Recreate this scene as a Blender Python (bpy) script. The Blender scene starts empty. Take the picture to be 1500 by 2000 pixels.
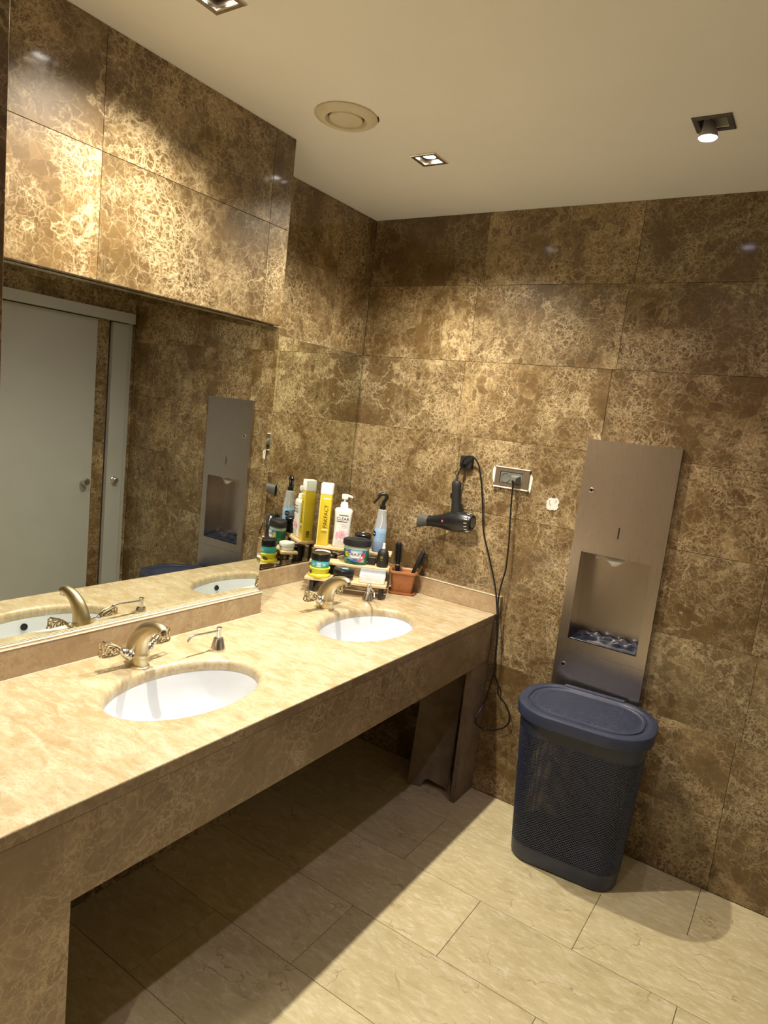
import bpy, bmesh, math, random
from mathutils import Vector, Matrix, Euler
random.seed(7)
S = bpy.context.scene
COL = S.collection
R = math.radians
PI = math.pi

# ------------------------------------------------------------------ camera, world, exposure
cam = bpy.data.cameras.new('camera')
cam.sensor_fit = 'VERTICAL'; cam.sensor_height = 36.0; cam.sensor_width = 27.0
cam.lens = 1303.48 / 2000 * 36
cam.clip_start = 0.02
camo = bpy.data.objects.new('camera', cam); COL.objects.link(camo)
camo.location = (1.742, -2.7497, 1.6792)
camo.rotation_euler = (1.4245, -0.1099, 0.5916)
S.camera = camo
w = bpy.data.worlds.new('world'); S.world = w; w.use_nodes = True
w.node_tree.nodes['Background'].inputs[0].default_value = (0.05, 0.045, 0.04, 1)
w.node_tree.nodes['Background'].inputs[1].default_value = 0.2
S.view_settings.view_transform = 'Standard'
S.view_settings.look = 'None'
S.view_settings.gamma = 1.0
S.view_settings.use_curve_mapping = False
S.view_settings.exposure = 0.56
LAMP_W = 109.0          # watts of each warm lamp over the counter
LAMP_W2 = 10.0          # the weak cool lamps of the other row
LAMP_FILL = 140.0          # warm fill lamps added unseen behind the camera for bounced light
WARM = (1.0, 0.93, 0.79)
COOL = (0.90, 0.78, 1.0)

# ------------------------------------------------------------------ measured room
H = 2.5935; D = 0.268; L = 0.8915; XC = 0.6213; ZC = 0.85; ZA = 0.633; W = 2.03; YF = -3.7; YL = -2.19
ROWS = [0.0, 0.29, 0.6228, 0.9553, 1.2878, 1.6203, 1.9528, 2.2853, H]

# ------------------------------------------------------------------ helpers
def tag(o, label=None, cat=None, group=None, kind=None):
    if label: o['label'] = label
    if cat: o['category'] = cat
    if group: o['group'] = group
    if kind: o['kind'] = kind
    return o

def thing(name, loc, label, cat, rz=0.0, group=None):
    o = bpy.data.objects.new(name, None); COL.objects.link(o)
    o.empty_display_size = 0.05
    o.location = loc; o.rotation_euler = (0, 0, rz)
    return tag(o, label, cat, group)

def obj(name, bm, mat, parent=None, smooth=False, loc=None, rot=None):
    me = bpy.data.meshes.new(name)
    bmesh.ops.recalc_face_normals(bm, faces=bm.faces[:])
    bm.to_mesh(me); bm.free()
    if smooth:
        for p in me.polygons: p.use_smooth = True
        try: me.set_sharp_from_angle(angle=R(40))
        except Exception: pass
    return objm(name, me, mat, parent, loc, rot)

def objm(name, me, mat, parent=None, loc=None, rot=None):
    if mat is not None and len(me.materials) == 0: me.materials.append(mat)
    o = bpy.data.objects.new(name, me); COL.objects.link(o)
    if parent: o.parent = parent
    if loc is not None: o.location = loc
    if rot is not None: o.rotation_euler = rot
    return o

def copy_tree(o, parent=None):
    c = o.copy(); COL.objects.link(c)
    if parent: c.parent = parent
    for ch in list(o.children): copy_tree(ch, c)
    return c

def B(): return bmesh.new()

def box(bm, x0, x1, y0, y1, z0, z1, bev=0.0, seg=2):
    r = bmesh.ops.create_cube(bm, size=1.0)
    vs = r['verts']
    for v in vs:
        v.co = Vector((x0 + (v.co.x + .5) * (x1 - x0), y0 + (v.co.y + .5) * (y1 - y0), z0 + (v.co.z + .5) * (z1 - z0)))
    if bev > 0:
        es = set()
        for v in vs:
            for e in v.link_edges: es.add(e)
        bmesh.ops.bevel(bm, geom=list(es), offset=bev, segments=seg, profile=0.5, affect='EDGES')
    return bm

def loft(bm, rings, cap0=True, cap1=True, closed=True):
    vr = [[bm.verts.new(p) for p in r] for r in rings]
    n = len(vr[0])
    for a, b in zip(vr[:-1], vr[1:]):
        for i in range(n if closed else n - 1):
            j = (i + 1) % n
            bm.faces.new((a[i], a[j], b[j], b[i]))
    if cap0: bm.faces.new(list(reversed(vr[0])))
    if cap1: bm.faces.new(vr[-1])
    return bm

def lathe(bm, prof, n=28, cx=0, cy=0, M=None, cap0=True, cap1=True):
    rings = []
    for r, z in prof:
        ring = []
        for i in range(n):
            a = 2 * PI * i / n
            p = Vector((cx + r * math.cos(a), cy + r * math.sin(a), z))
            ring.append(M @ p if M else p)
        rings.append(ring)
    return loft(bm, rings, cap0, cap1)

def axis_matrix(o, d):
    d = Vector(d).normalized()
    return Matrix.Translation(Vector(o)) @ d.to_track_quat('Z', 'Y').to_matrix().to_4x4()

def tube(bm, pts, r, n=8, cap=True, closed=False, flat=None):
    pts = [Vector(p) for p in pts]; m = len(pts)
    rad = r if isinstance(r, (list, tuple)) else [r] * m
    rings = []; up = None
    for i, p in enumerate(pts):
        a = pts[(i - 1) % m] if (closed or i > 0) else p
        b = pts[(i + 1) % m] if (closed or i < m - 1) else p
        t = (b - a).normalized()
        if up is None:
            up = Vector((0, 0, 1)) if abs(t.z) < .9 else Vector((1, 0, 0))
        s = t.cross(up)
        if s.length < 1e-5: s = t.orthogonal()
        s.normalize(); u = s.cross(t).normalized(); up = u
        fx, fy = flat if flat else (1, 1)
        rings.append([p + s * (rad[i] * fx * math.cos(2 * PI * k / n)) + u * (rad[i] * fy * math.sin(2 * PI * k / n)) for k in range(n)])
    if closed: rings.append(None)
    vr = [[bm.verts.new(q) for q in rg] for rg in rings if rg]
    pairs = list(zip(vr[:-1], vr[1:]))
    if closed: pairs.append((vr[-1], vr[0]))
    for a, b in pairs:
        for i in range(n):
            j = (i + 1) % n
            bm.faces.new((a[i], a[j], b[j], b[i]))
    if cap and not closed:
        bm.faces.new(list(reversed(vr[0]))); bm.faces.new(vr[-1])
    return bm

def smooth_path(pts, k=6):
    """Catmull-Rom through the points"""
    P = [Vector(p) for p in pts]; out = []
    for i in range(len(P) - 1):
        p0 = P[max(i - 1, 0)]; p1 = P[i]; p2 = P[i + 1]; p3 = P[min(i + 2, len(P) - 1)]
        for j in range(k):
            t = j / k
            out.append(0.5 * ((2 * p1) + (p2 - p0) * t + (2 * p0 - 5 * p1 + 4 * p2 - p3) * t * t + (3 * p1 - p0 - 3 * p2 + p3) * t ** 3))
    out.append(P[-1]); return out

def rrect(hx, hy, r, n=6, z=0.0, cx=0, cy=0):
    out = []
    for qx, qy, a0 in ((1, 1, 0), (-1, 1, 90), (-1, -1, 180), (1, -1, 270)):
        for i in range(n + 1):
            a = R(a0 + 90 * i / n)
            out.append(Vector((cx + qx * (hx - r) + r * math.cos(a), cy + qy * (hy - r) + r * math.sin(a), z)))
    return out

def ell(rx, ry, z, n=40, cx=0, cy=0):
    return [Vector((cx + rx * math.cos(2 * PI * i / n), cy + ry * math.sin(2 * PI * i / n), z)) for i in range(n)]

def plate_hole(bm, xs, zs, holes, y0, y1):
    """slab in the xz plane built on grid lines xs, zs, leaving out the cells listed in holes; y0 front, y1 back"""
    nx, nz = len(xs) - 1, len(zs) - 1
    solid = lambda i, k: 0 <= i < nx and 0 <= k < nz and (i, k) not in holes
    V = {}
    def v(i, k, s):
        if (i, k, s) not in V: V[(i, k, s)] = bm.verts.new((xs[i], (y0, y1)[s], zs[k]))
        return V[(i, k, s)]
    for i in range(nx):
        for k in range(nz):
            if not solid(i, k): continue
            bm.faces.new((v(i, k, 0), v(i + 1, k, 0), v(i + 1, k + 1, 0), v(i, k + 1, 0)))
            bm.faces.new((v(i, k, 1), v(i, k + 1, 1), v(i + 1, k + 1, 1), v(i + 1, k, 1)))
            for di, dk, a, b in ((-1, 0, (i, k), (i, k + 1)), (1, 0, (i + 1, k), (i + 1, k + 1)), (0, -1, (i, k), (i + 1, k)), (0, 1, (i, k + 1), (i + 1, k + 1))):
                if not solid(i + di, k + dk):
                    bm.faces.new((v(*a, 0), v(*b, 0), v(*b, 1), v(*a, 1)))
    return bm

def text_geo(s, size):
    cu = bpy.data.curves.new('lettering', 'FONT'); cu.body = s; cu.size = size; cu.align_x = 'CENTER'; cu.resolution_u = 3
    o = bpy.data.objects.new('lettering', cu); COL.objects.link(o)
    dg = bpy.context.evaluated_depsgraph_get()
    me = bpy.data.meshes.new_from_object(o.evaluated_get(dg))
    vs = [(v.co.x, v.co.y) for v in me.vertices]; fs = [tuple(p.vertices) for p in me.polygons]
    bpy.data.objects.remove(o); bpy.data.curves.remove(cu); bpy.data.meshes.remove(me)
    return vs, fs

def decal(name, geo, surf, mat, parent, off=0.0006):
    """flat print (list of 2D verts, faces) laid on a surface function surf(u, v, off)"""
    vs, fs = geo
    me = bpy.data.meshes.new(name)
    me.from_pydata([tuple(surf(u, v, off)) for u, v in vs], [], fs)
    o = objm(name, me, mat, parent)
    if name in ('label_print', 'lettering', 'barcode', 'label_lines', 'pink_lines', 'crest', 'lid_print'): o['kind'] = 'stuff'
    return o

def rect_geo(u0, u1, v0, v1, n=8):
    vs = []; fs = []
    for i in range(n + 1):
        u = u0 + (u1 - u0) * i / n
        vs += [(u, v0), (u, v1)]
    for i in range(n): fs.append((2 * i, 2 * i + 2, 2 * i + 3, 2 * i + 1))
    return vs, fs

def ell_geo(cu, cv, ru, rv, n=20, a0=0):
    vs = [(cu, cv)] + [(cu + ru * math.cos(2 * PI * i / n) * math.cos(a0) - rv * math.sin(2 * PI * i / n) * math.sin(a0),
                        cv + ru * math.cos(2 * PI * i / n) * math.sin(a0) + rv * math.sin(2 * PI * i / n) * math.cos(a0)) for i in range(n)]
    return vs, [(0, 1 + i, 1 + (i + 1) % n) for i in range(n)]

def join_geo(*gs):
    vs = []; fs = []
    for g in gs:
        b = len(vs); vs += g[0]; fs += [tuple(i + b for i in f) for f in g[1]]
    return vs, fs

def text_at(s, size, cu, cv, rot=0):
    vs, fs = text_geo(s, size); c, sn = math.cos(rot), math.sin(rot)
    return [(cu + c * x - sn * y, cv + sn * x + c * y) for x, y in vs], fs

def ell_surf(rx, ry, z0=0.0):
    def f(u, v, off):
        a = -PI / 2 + u / rx
        return ((rx + off) * math.cos(a), (ry + off) * math.sin(a), z0 + v)
    return f

def flat_surf(y, z0=0.0):
    return lambda u, v, off: (u, y - off, z0 + v)

# ------------------------------------------------------------------ materials
MATS = {}
def pbr(name, col, rough=0.5, metal=0.0, **k):
    if name in MATS: return MATS[name]
    m = bpy.data.materials.new(name); m.use_nodes = True
    b = m.node_tree.nodes['Principled BSDF']
    b.inputs['Base Color'].default_value = (*col, 1); b.inputs['Roughness'].default_value = rough; b.inputs['Metallic'].default_value = metal
    for kk, v in k.items(): b.inputs[kk.replace('_', ' ')].default_value = v
    MATS[name] = m; return m

class NT:
    def __init__(s, m):
        s.t = m.node_tree; s.b = s.t.nodes['Principled BSDF']
    def n(s, typ, ins=None, **k):
        nd = s.t.nodes.new(typ)
        for a, v in k.items(): setattr(nd, a, v)
        for i, v in (ins or {}).items(): s.set(nd.inputs[i], v)
        return nd
    def set(s, sock, v):
        if isinstance(v, bpy.types.NodeSocket): s.t.links.new(v, sock)
        else: sock.default_value = v
    def ramp(s, f, stops, interp='LINEAR'):
        r = s.n('ShaderNodeValToRGB'); cr = r.color_ramp; cr.interpolation = interp
        while len(cr.elements) > 1: cr.elements.remove(cr.elements[-1])
        for i, (p, c) in enumerate(stops):
            e = cr.elements[0] if i == 0 else cr.elements.new(p)
            e.position = p; c = c if isinstance(c, (tuple, list)) else (c, c, c)
            e.color = (*c[:3], 1)
        s.set(r.inputs[0], f); return r.outputs[0]
    def mix(s, f, a, b, mode='MIX'):
        m = s.n('ShaderNodeMix', data_type='RGBA', blend_type=mode)
        s.set(m.inputs[0], f)
        for i, v in ((6, a), (7, b)):
            s.set(m.inputs[i], v if isinstance(v, bpy.types.NodeSocket) else (*v[:3], 1))
        return m.outputs[2]
    def math(s, op, a, b=0.0):
        m = s.n('ShaderNodeMath', operation=op); s.set(m.inputs[0], a); s.set(m.inputs[1], b); return m.outputs[0]
    def vmath(s, op, a, b):
        m = s.n('ShaderNodeVectorMath', operation=op); s.set(m.inputs[0], a); s.set(m.inputs[1], b); return m.outputs[0]
    def noise(s, v, scale, detail=4, rough=.55, dist=0.0):
        return s.n('ShaderNodeTexNoise', {'Vector': v, 'Scale': scale, 'Detail': detail, 'Roughness': rough, 'Distortion': dist})

def obj_coords(t, stretch=(1, 1, 1)):
    co = t.n('ShaderNodeTexCoord').outputs['Object']
    inf = t.n('ShaderNodeObjectInfo').outputs['Random']
    off = t.n('ShaderNodeCombineXYZ', {0: t.math('MULTIPLY', inf, 53.7), 1: t.math('MULTIPLY', inf, 31.3), 2: t.math('MULTIPLY', inf, 77.1)}).outputs[0]
    v = t.vmath('ADD', co, off)
    return t.vmath('MULTIPLY', v, stretch), inf

def marble(name, dark, mid, vein, cloud, scale=1.0, amount=1.0, rough=0.16, cloud_lo=.50, big=0.0):
    """polished brown marble: dark fragments in a fine web of pale veins and pale clouds, each slab with its own cut"""
    m = bpy.data.materials.new(name); m.use_nodes = True; t = NT(m)
    v, inf = obj_coords(t)
    half = (.5, .5, .5)
    w1 = t.noise(v, 7 * scale, 4, .6).outputs['Color']; w2 = t.noise(v, 38 * scale, 3, .65).outputs['Color']
    vv = t.vmath('ADD', v, t.vmath('MULTIPLY', t.vmath('SUBTRACT', w1, half), (.09 / scale,) * 3))
    vv = t.vmath('ADD', vv, t.vmath('MULTIPLY', t.vmath('SUBTRACT', w2, half), (.016 / scale,) * 3))
    def ridge(sc, wid, det=3, src=None):
        f = t.noise(src or vv, sc * scale, det, .6).outputs['Fac']
        return t.ramp(t.math('ABSOLUTE', t.math('SUBTRACT', f, .5)), [(0.0, 1.0), (wid, 0.0)])
    vo = t.n('ShaderNodeTexVoronoi', {'Vector': vv, 'Scale': 27 * scale}, feature='DISTANCE_TO_EDGE').outputs['Distance']
    vo2 = t.n('ShaderNodeTexVoronoi', {'Vector': vv, 'Scale': 58 * scale}, feature='DISTANCE_TO_EDGE').outputs['Distance']
    vc = t.n('ShaderNodeTexVoronoi', {'Vector': vv, 'Scale': 27 * scale}).outputs['Color']
    frag = t.n('ShaderNodeSeparateColor', {0: vc}).outputs[0]
    dens = t.noise(v, 3.8 * scale, 6, .66, .5).outputs['Fac']
    d0 = t.ramp(dens, [(.38, .06), (.60, 1.0)]); d1 = t.ramp(dens, [(.44, .0), (.62, 1.0)])
    fine = t.noise(vv, 100 * scale, 5, .75).outputs['Fac']
    brk = t.ramp(fine, [(.38, .22), (.56, 1.0)])
    a = t.math('MULTIPLY', t.ramp(vo, [(.0, 1.0), (.07, 0.0)]), d0)
    b = t.math('MULTIPLY', t.ramp(vo2, [(.0, .95), (.10, 0.0)]), d1)
    c = t.math('MULTIPLY', ridge(15, .017, 5), d0)
    d = t.math('MULTIPLY', ridge(30, .026, 5), d1)
    vm = t.math('MAXIMUM', t.math('MAXIMUM', a, b), t.math('MAXIMUM', c, d))
    vm = t.math('MULTIPLY', t.math('MULTIPLY', vm, brk), amount)
    base = t.mix(t.math('ADD', t.math('MULTIPLY', frag, .45), t.math('MULTIPLY', t.ramp(t.noise(vv, 11 * scale, 6, .7).outputs['Fac'], [(.32, 0.0), (.68, 1.0)]), .55)), dark, mid)
    cl = t.noise(vv, 3.6 * scale, 8, .74, .3).outputs['Fac']
    clm = t.math('MULTIPLY', t.ramp(cl, [(cloud_lo, 0.0), (cloud_lo + .14, .85)]), t.ramp(fine, [(.38, 0.25), (.56, 1.0)]))
    clm = t.math('MULTIPLY', clm, t.ramp(frag, [(.12, .25), (.45, 1.0)]))
    colr = t.mix(clm, base, cloud)
    colr = t.mix(vm, colr, vein)
    if big:
        bg = t.math('MULTIPLY', ridge(2.6, .010, 6, vv), t.ramp(t.noise(v, 2.0, 2).outputs['Fac'], [(.48, 0), (.58, 1)]))
        colr = t.mix(t.math('MULTIPLY', bg, big), colr, tuple(min(1, x * 1.15) for x in vein))
    colr = t.mix(1.0, colr, t.ramp(inf, [(0, (.86, .86, .86)), (1, (1.12, 1.10, 1.08))]), 'MULTIPLY')
    t.set(t.b.inputs['Base Color'], colr)
    t.b.inputs['Roughness'].default_value = 0.42
    t.b.inputs['Coat Weight'].default_value = 0.75
    t.b.inputs['Coat Roughness'].default_value = rough * .55
    t.b.inputs['Specular IOR Level'].default_value = .35
    MATS[name] = m; return m

M_WALL = marble('brown_marble', (.082, .046, .014), (.165, .102, .037), (.58, .46, .27), (.42, .315, .16), amount=.9, big=.5)
M_APRON = marble('apron_marble', (.150, .095, .046), (.235, .158, .085), (.50, .39, .25), (.34, .25, .15), scale=.62, amount=.8, rough=.5, cloud_lo=.47)
M_SPLASH = marble('splash_marble', (.34, .23, .125), (.44, .315, .185), (.62, .52, .36), (.52, .40, .255), scale=1.2, amount=.6, rough=.4, cloud_lo=.46)

def counter_mat():
    m = bpy.data.materials.new('cream_marble'); m.use_nodes = True; t = NT(m)
    co = t.n('ShaderNodeTexCoord').outputs['Object']
    rot = t.n('ShaderNodeMapping', {'Vector': co, 'Rotation': (0, 0, R(-32)), 'Scale': (1, 2.4, 1)}).outputs[0]
    big = t.noise(co, 4.5, 7, .62, .6).outputs['Fac']
    streak = t.noise(rot, 13, 8, .7, .5).outputs['Fac']
    fine = t.noise(rot, 70, 5, .7).outputs['Fac']
    c = t.mix(t.ramp(big, [(.36, 0), (.66, 1)]), (.42, .315, .165), (.50, .40, .24))
    c = t.mix(t.ramp(streak, [(.46, 0), (.64, .9)]), c, (.60, .525, .36))
    c = t.mix(t.ramp(streak, [(.30, .85), (.44, 0)]), c, (.36, .26, .13))
    c = t.mix(t.ramp(fine, [(.38, .55), (.50, 0)]), c, (.38, .28, .15))
    vv = t.vmath('ADD', rot, t.vmath('MULTIPLY', t.noise(co, 9, 5, .65).outputs['Color'], (.22, .22, .22)))
    th_ = t.math('ABSOLUTE', t.math('SUBTRACT', t.noise(vv, 8, 5, .65).outputs['Fac'], .5))
    c = t.mix(t.math('MULTIPLY', t.ramp(th_, [(0, .8), (.014, 0)]), t.ramp(big, [(.42, 0), (.58, 1)])), c, (.62, .56, .41))
    t.set(t.b.inputs['Base Color'], c)
    t.b.inputs['Roughness'].default_value = .38
    t.b.inputs['Coat Weight'].default_value = .4; t.b.inputs['Coat Roughness'].default_value = .15
    MATS['cream_marble'] = m; return m
M_TOP = counter_mat()

def floor_mat():
    m = bpy.data.materials.new('floor_marble'); m.use_nodes = True; t = NT(m)
    v, inf = obj_coords(t)
    st = t.n('ShaderNodeMapping', {'Vector': v, 'Rotation': (0, R(25), 0), 'Scale': (1, 1, 2.6)}).outputs[0]
    big = t.noise(st, 5, 7, .62, .8).outputs['Fac']
    med = t.noise(st, 22, 8, .7, .4).outputs['Fac']
    c = t.mix(t.ramp(big, [(.34, 0), (.66, 1)]), (.50, .415, .225), (.60, .51, .30))
    c = t.mix(t.ramp(med, [(.50, 0), (.68, .75)]), c, (.74, .665, .47))
    c = t.mix(t.ramp(med, [(.30, .6), (.43, 0)]), c, (.40, .30, .15))
    wv = t.vmath('ADD', st, t.vmath('MULTIPLY', t.noise(v, 5, 4, .6).outputs['Color'], (.3, .3, .3)))
    vo = t.n('ShaderNodeTexVoronoi', {'Vector': wv, 'Scale': 3.2}, feature='DISTANCE_TO_EDGE').outputs['Distance']
    c = t.mix(t.math('MULTIPLY', t.ramp(vo, [(.0, .75), (.014, 0)]), t.ramp(t.noise(v, 9, 3).outputs['Fac'], [(.4, 0), (.6, 1)])), c, (.30, .20, .10))
    c = t.mix(1.0, c, t.ramp(inf, [(0, (.90, .90, .89)), (1, (1.06, 1.05, 1.04))]), 'MULTIPLY')
    t.set(t.b.inputs['Base Color'], c)
    t.b.inputs['Roughness'].default_value = .34
    t.b.inputs['Coat Weight'].default_value = .25; t.b.inputs['Coat Roughness'].default_value = .12
    return m
M_FLOOR = floor_mat()

def plaster_mat():
    m = bpy.data.materials.new('ceiling_paint'); m.use_nodes = True; t = NT(m)
    co = t.n('ShaderNodeTexCoord').outputs['Object']
    f = t.noise(co, 3, 5, .6).outputs['Fac']
    t.set(t.b.inputs['Base Color'], t.mix(t.ramp(f, [(.3, 0), (.7, 1)]), (.87, .87, .84), (.90, .90, .87)))
    t.b.inputs['Roughness'].default_value = .6
    bp_ = t.n('ShaderNodeBump', {'Height': t.noise(co, 60, 3).outputs['Fac'], 'Strength': .04, 'Distance': .01})
    t.set(t.b.inputs['Normal'], bp_.outputs[0])
    return m
M_CEIL = plaster_mat()

def steel_mat():
    m = bpy.data.materials.new('brushed_steel'); m.use_nodes = True; t = NT(m)
    co = t.n('ShaderNodeTexCoord').outputs['Object']
    f = t.noise(t.vmath('MULTIPLY', co, (900, 900, 9)), 1.0, 2, .5).outputs['Fac']
    t.set(t.b.inputs['Base Color'], t.mix(f, (.50, .455, .44), (.56, .515, .495)))
    t.b.inputs['Metallic'].default_value = 1.0
    t.set(t.b.inputs['Roughness'], t.ramp(f, [(.3, .27), (.7, .31)]))
    return m
M_STEEL = steel_mat()

def wood_mat():
    m = bpy.data.materials.new('pale_pine'); m.use_nodes = True; t = NT(m)
    co = t.n('ShaderNodeTexCoord').outputs['Object']
    st = t.vmath('MULTIPLY', co, (6, 90, 60))
    f = t.noise(st, 1.0, 4, .6, .3).outputs['Fac']
    t.set(t.b.inputs['Base Color'], t.mix(t.ramp(f, [(.35, 0), (.65, 1)]), (.62, .42, .20), (.80, .62, .36)))
    t.b.inputs['Roughness'].default_value = .5
    return m
M_PINE = wood_mat()

def noisy(name, a, b, scale, rough=.5, metal=0.0, **k):
    m = pbr(name, a, rough, metal, **k); t = NT(m)
    co = t.n('ShaderNodeTexCoord').outputs['Object']
    t.set(t.b.inputs['Base Color'], t.mix(t.ramp(t.noise(co, scale, 4).outputs['Fac'], [(.35, 0), (.65, 1)]), a, b))
    return m

M_GROUT = noisy('dark_grout', (.055, .035, .02), (.09, .06, .035), 40, .9)
M_FGROUT = noisy('floor_grout', (.20, .14, .08), (.28, .2, .12), 40, .9)
M_MIRROR = pbr('mirror_silver', (.70, .72, .66), .0, 1.0)
M_MEDGE = pbr('mirror_edge', (.62, .68, .62), .12, .6)
M_CERAM = noisy('white_ceramic', (.64, .66, .69), (.67, .69, .72), 8, .12)
M_CHROME = noisy('chrome', (.74, .74, .74), (.86, .86, .85), 90, .22, 1.0)
M_BRASS = noisy('satin_brass', (.56, .47, .29), (.66, .57, .37), 25, .36, 1.0)
M_SILVER = noisy('worn_silver', (.62, .60, .56), (.78, .76, .72), 60, .22, 1.0)
M_PALEGOLD = noisy('pale_gold', (.60, .50, .30), (.76, .70, .56), 90, .24, 1.0)
M_BLACK = noisy('black_plastic', (.006, .006, .0065), (.010, .010, .0105), 20, .3)
M_BLACKM = noisy('matte_black', (.007, .0065, .0065), (.012, .011, .011), 30, .55)
M_BLACKMETAL = noisy('black_painted_metal', (.02, .019, .018), (.035, .032, .03), 30, .45)
M_GREYP = noisy('grey_plastic', (.07, .07, .065), (.10, .10, .09), 20, .5)
M_HAMPER = noisy('slate_blue_plastic', (.024, .031, .060), (.030, .038, .070), 25, .42)
M_TERRA = noisy('terracotta_plastic', (.40, .15, .05), (.47, .19, .07), 25, .45)
M_DOOR = noisy('white_laminate', (.40, .40, .355), (.42, .42, .375), 4, .4)
M_VENT = noisy('ivory_metal', (.66, .60, .44), (.72, .66, .50), 12, .45)
M_VDIRT = noisy('flaked_dirt', (.05, .03, .015), (.12, .08, .04), 60, .9)
M_WHITEP = noisy('white_plastic', (.82, .82, .77), (.86, .86, .82), 12, .3)
M_YELLOW = noisy('yellow_carton', (.78, .56, .02), (.84, .63, .04), 15, .3)
M_YELLOWL = noisy('pale_yellow', (.80, .66, .18), (.84, .70, .25), 15, .3)
M_LIME = noisy('lime_yellow_plastic', (.66, .64, .02), (.74, .70, .04), 20, .35)
M_TEAL = noisy('teal_label', (.05, .42, .48), (.08, .48, .54), 20, .35)
M_PINK = noisy('pink_print', (.78, .30, .42), (.86, .48, .56), 60, .5)
M_PINKL = noisy('pale_pink_print', (.86, .62, .64), (.90, .74, .74), 60, .5)
M_INK = pbr('black_ink', (.015, .015, .015), .5)
M_INKBR = pbr('brown_ink', (.12, .07, .03), .5)
M_RED = noisy('red_print', (.60, .06, .09), (.72, .12, .14), 30, .4)
M_BLUE = noisy('blue_print', (.06, .10, .42), (.10, .18, .55), 30, .4)
M_SKY = noisy('sky_print', (.30, .50, .72), (.45, .64, .82), 30, .4)
M_WHITEI = pbr('white_ink', (.85, .85, .85), .5)
M_GOLDI = pbr('gold_ink', (.45, .33, .08), .35, .6)
M_GREEN = noisy('green_gel', (.02, .22, .11), (.03, .30, .16), 15, .12, Transmission_Weight=.45, IOR=1.4)
M_CLEARG = pbr('clear_green_plastic', (.55, .68, .58), .12, Alpha=.65)
M_CLEAR = pbr('clear_plastic', (.72, .78, .84), .1, Alpha=.33)
M_LIQ = noisy('blue_liquid', (.14, .46, .80), (.22, .55, .86), 12, .1, Alpha=.95)
M_LIQ2 = noisy('deep_blue_liquid', (.005, .11, .32), (.01, .16, .42), 12, .1)
M_TUBE = pbr('dip_tube', (.85, .88, .92), .3)
M_COTTON = noisy('cotton_white', (.78, .78, .78), (.90, .90, .90), 200, .8)
M_LINER = noisy('dark_bin_liner', (.010, .013, .022), (.018, .023, .036), 30, .22)
M_BULBBODY = noisy('grey_bulb_housing', (.42, .40, .42), (.5, .48, .5), 20, .4)
M_PAPER = noisy('tissue_paper', (.60, .56, .50), (.66, .62, .55), 20, .9)
M_PLASTER = noisy('white_filler', (.62, .60, .52), (.80, .78, .70), 160, .9)
M_SOCKET = noisy('bronze_plate', (.24, .19, .13), (.30, .245, .175), 30, .35, .7)
M_SOCKETD = noisy('grey_socket', (.13, .135, .115), (.18, .185, .16), 30, .4)
M_LIP = noisy('pale_cream_lip', (.72, .68, .58), (.8, .76, .66), 30, .4)
M_BEAD = noisy('cream_bead', (.70, .63, .48), (.78, .71, .56), 60, .7)
M_RAW = noisy('raw_slab', (.16, .115, .075), (.22, .165, .115), 14, .7)
def emit(name, col, st):
    m = pbr(name, (0.8, .8, .8), .3); b = m.node_tree.nodes['Principled BSDF']
    b.inputs['Emission Color'].default_value = (*col, 1); b.inputs['Emission Strength'].default_value = st; return m
M_BULB = emit('warm_led', (1.0, .95, .85), 14)
M_BULBC = emit('cool_led', (.93, .86, 1.0), 5)

# ------------------------------------------------------------------ tiles
TILE = {}
def tile_mesh(wd, ht, th, mat, ch=0.0007, hole=None):
    key = (round(wd, 4), round(ht, 4), th, mat.name, hole)
    if key in TILE: return TILE[key]
    bm = B(); a, b = wd / 2, ht / 2
    if hole:                                              # a tile cut round a recess
        hx0, hx1, hz0, hz1 = hole
        xs = sorted({-a, a, max(-a, min(a, hx0)), max(-a, min(a, hx1))}); zs = sorted({-b, b, max(-b, min(b, hz0)), max(-b, min(b, hz1))})
        cut = {(i, k) for i in range(len(xs) - 1) for k in range(len(zs) - 1)
               if hx0 < (xs[i] + xs[i + 1]) / 2 < hx1 and hz0 < (zs[k] + zs[k + 1]) / 2 < hz1}
        plate_hole(bm, xs, zs, cut, 0.0, th)
    else:
        r0 = [Vector((x, th, z)) for x, z in ((-a, -b), (a, -b), (a, b), (-a, b))]
        r1 = [Vector((x, ch, z)) for x, z in ((-a, -b), (a, -b), (a, b), (-a, b))]
        r2 = [Vector((x, 0, z)) for x, z in ((-a + ch, -b + ch), (a - ch, -b + ch), (a - ch, b - ch), (-a + ch, b - ch))]
        loft(bm, [r0, r1, r2])
    me = bpy.data.meshes.new('tile'); bmesh.ops.recalc_face_normals(bm, faces=bm.faces[:]); bm.to_mesh(me); bm.free()
    me.materials.append(mat); TILE[key] = me; return me

def tile(parent, c, wd, ht, facing, mat=M_WALL, gap=0.0011, th=0.010, hole=None):
    rot = {'-y': (0, 0, 0), '+x': (0, 0, R(90)), '-x': (0, 0, R(-90)), '+y': (0, 0, R(180)), '+z': (R(-90), 0, 0)}[facing]
    me = tile_mesh(wd - gap, ht - gap, th, mat, hole=hole)
    j = random.uniform(-.0004, .0003)
    d = {'-y': (0, 1, 0), '+x': (-1, 0, 0), '-x': (1, 0, 0), '+y': (0, -1, 0), '+z': (0, 0, -1)}[facing]
    o = objm('tile', me, None, parent, (c[0] + d[0] * abs(j), c[1] + d[1] * abs(j), c[2] + d[2] * abs(j)), rot)
    return o

# ------------------------------------------------------------------ room shell
def struct(name, bm, mat):
    o = obj(name, bm, mat); o['kind'] = 'structure'; return o

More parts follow.
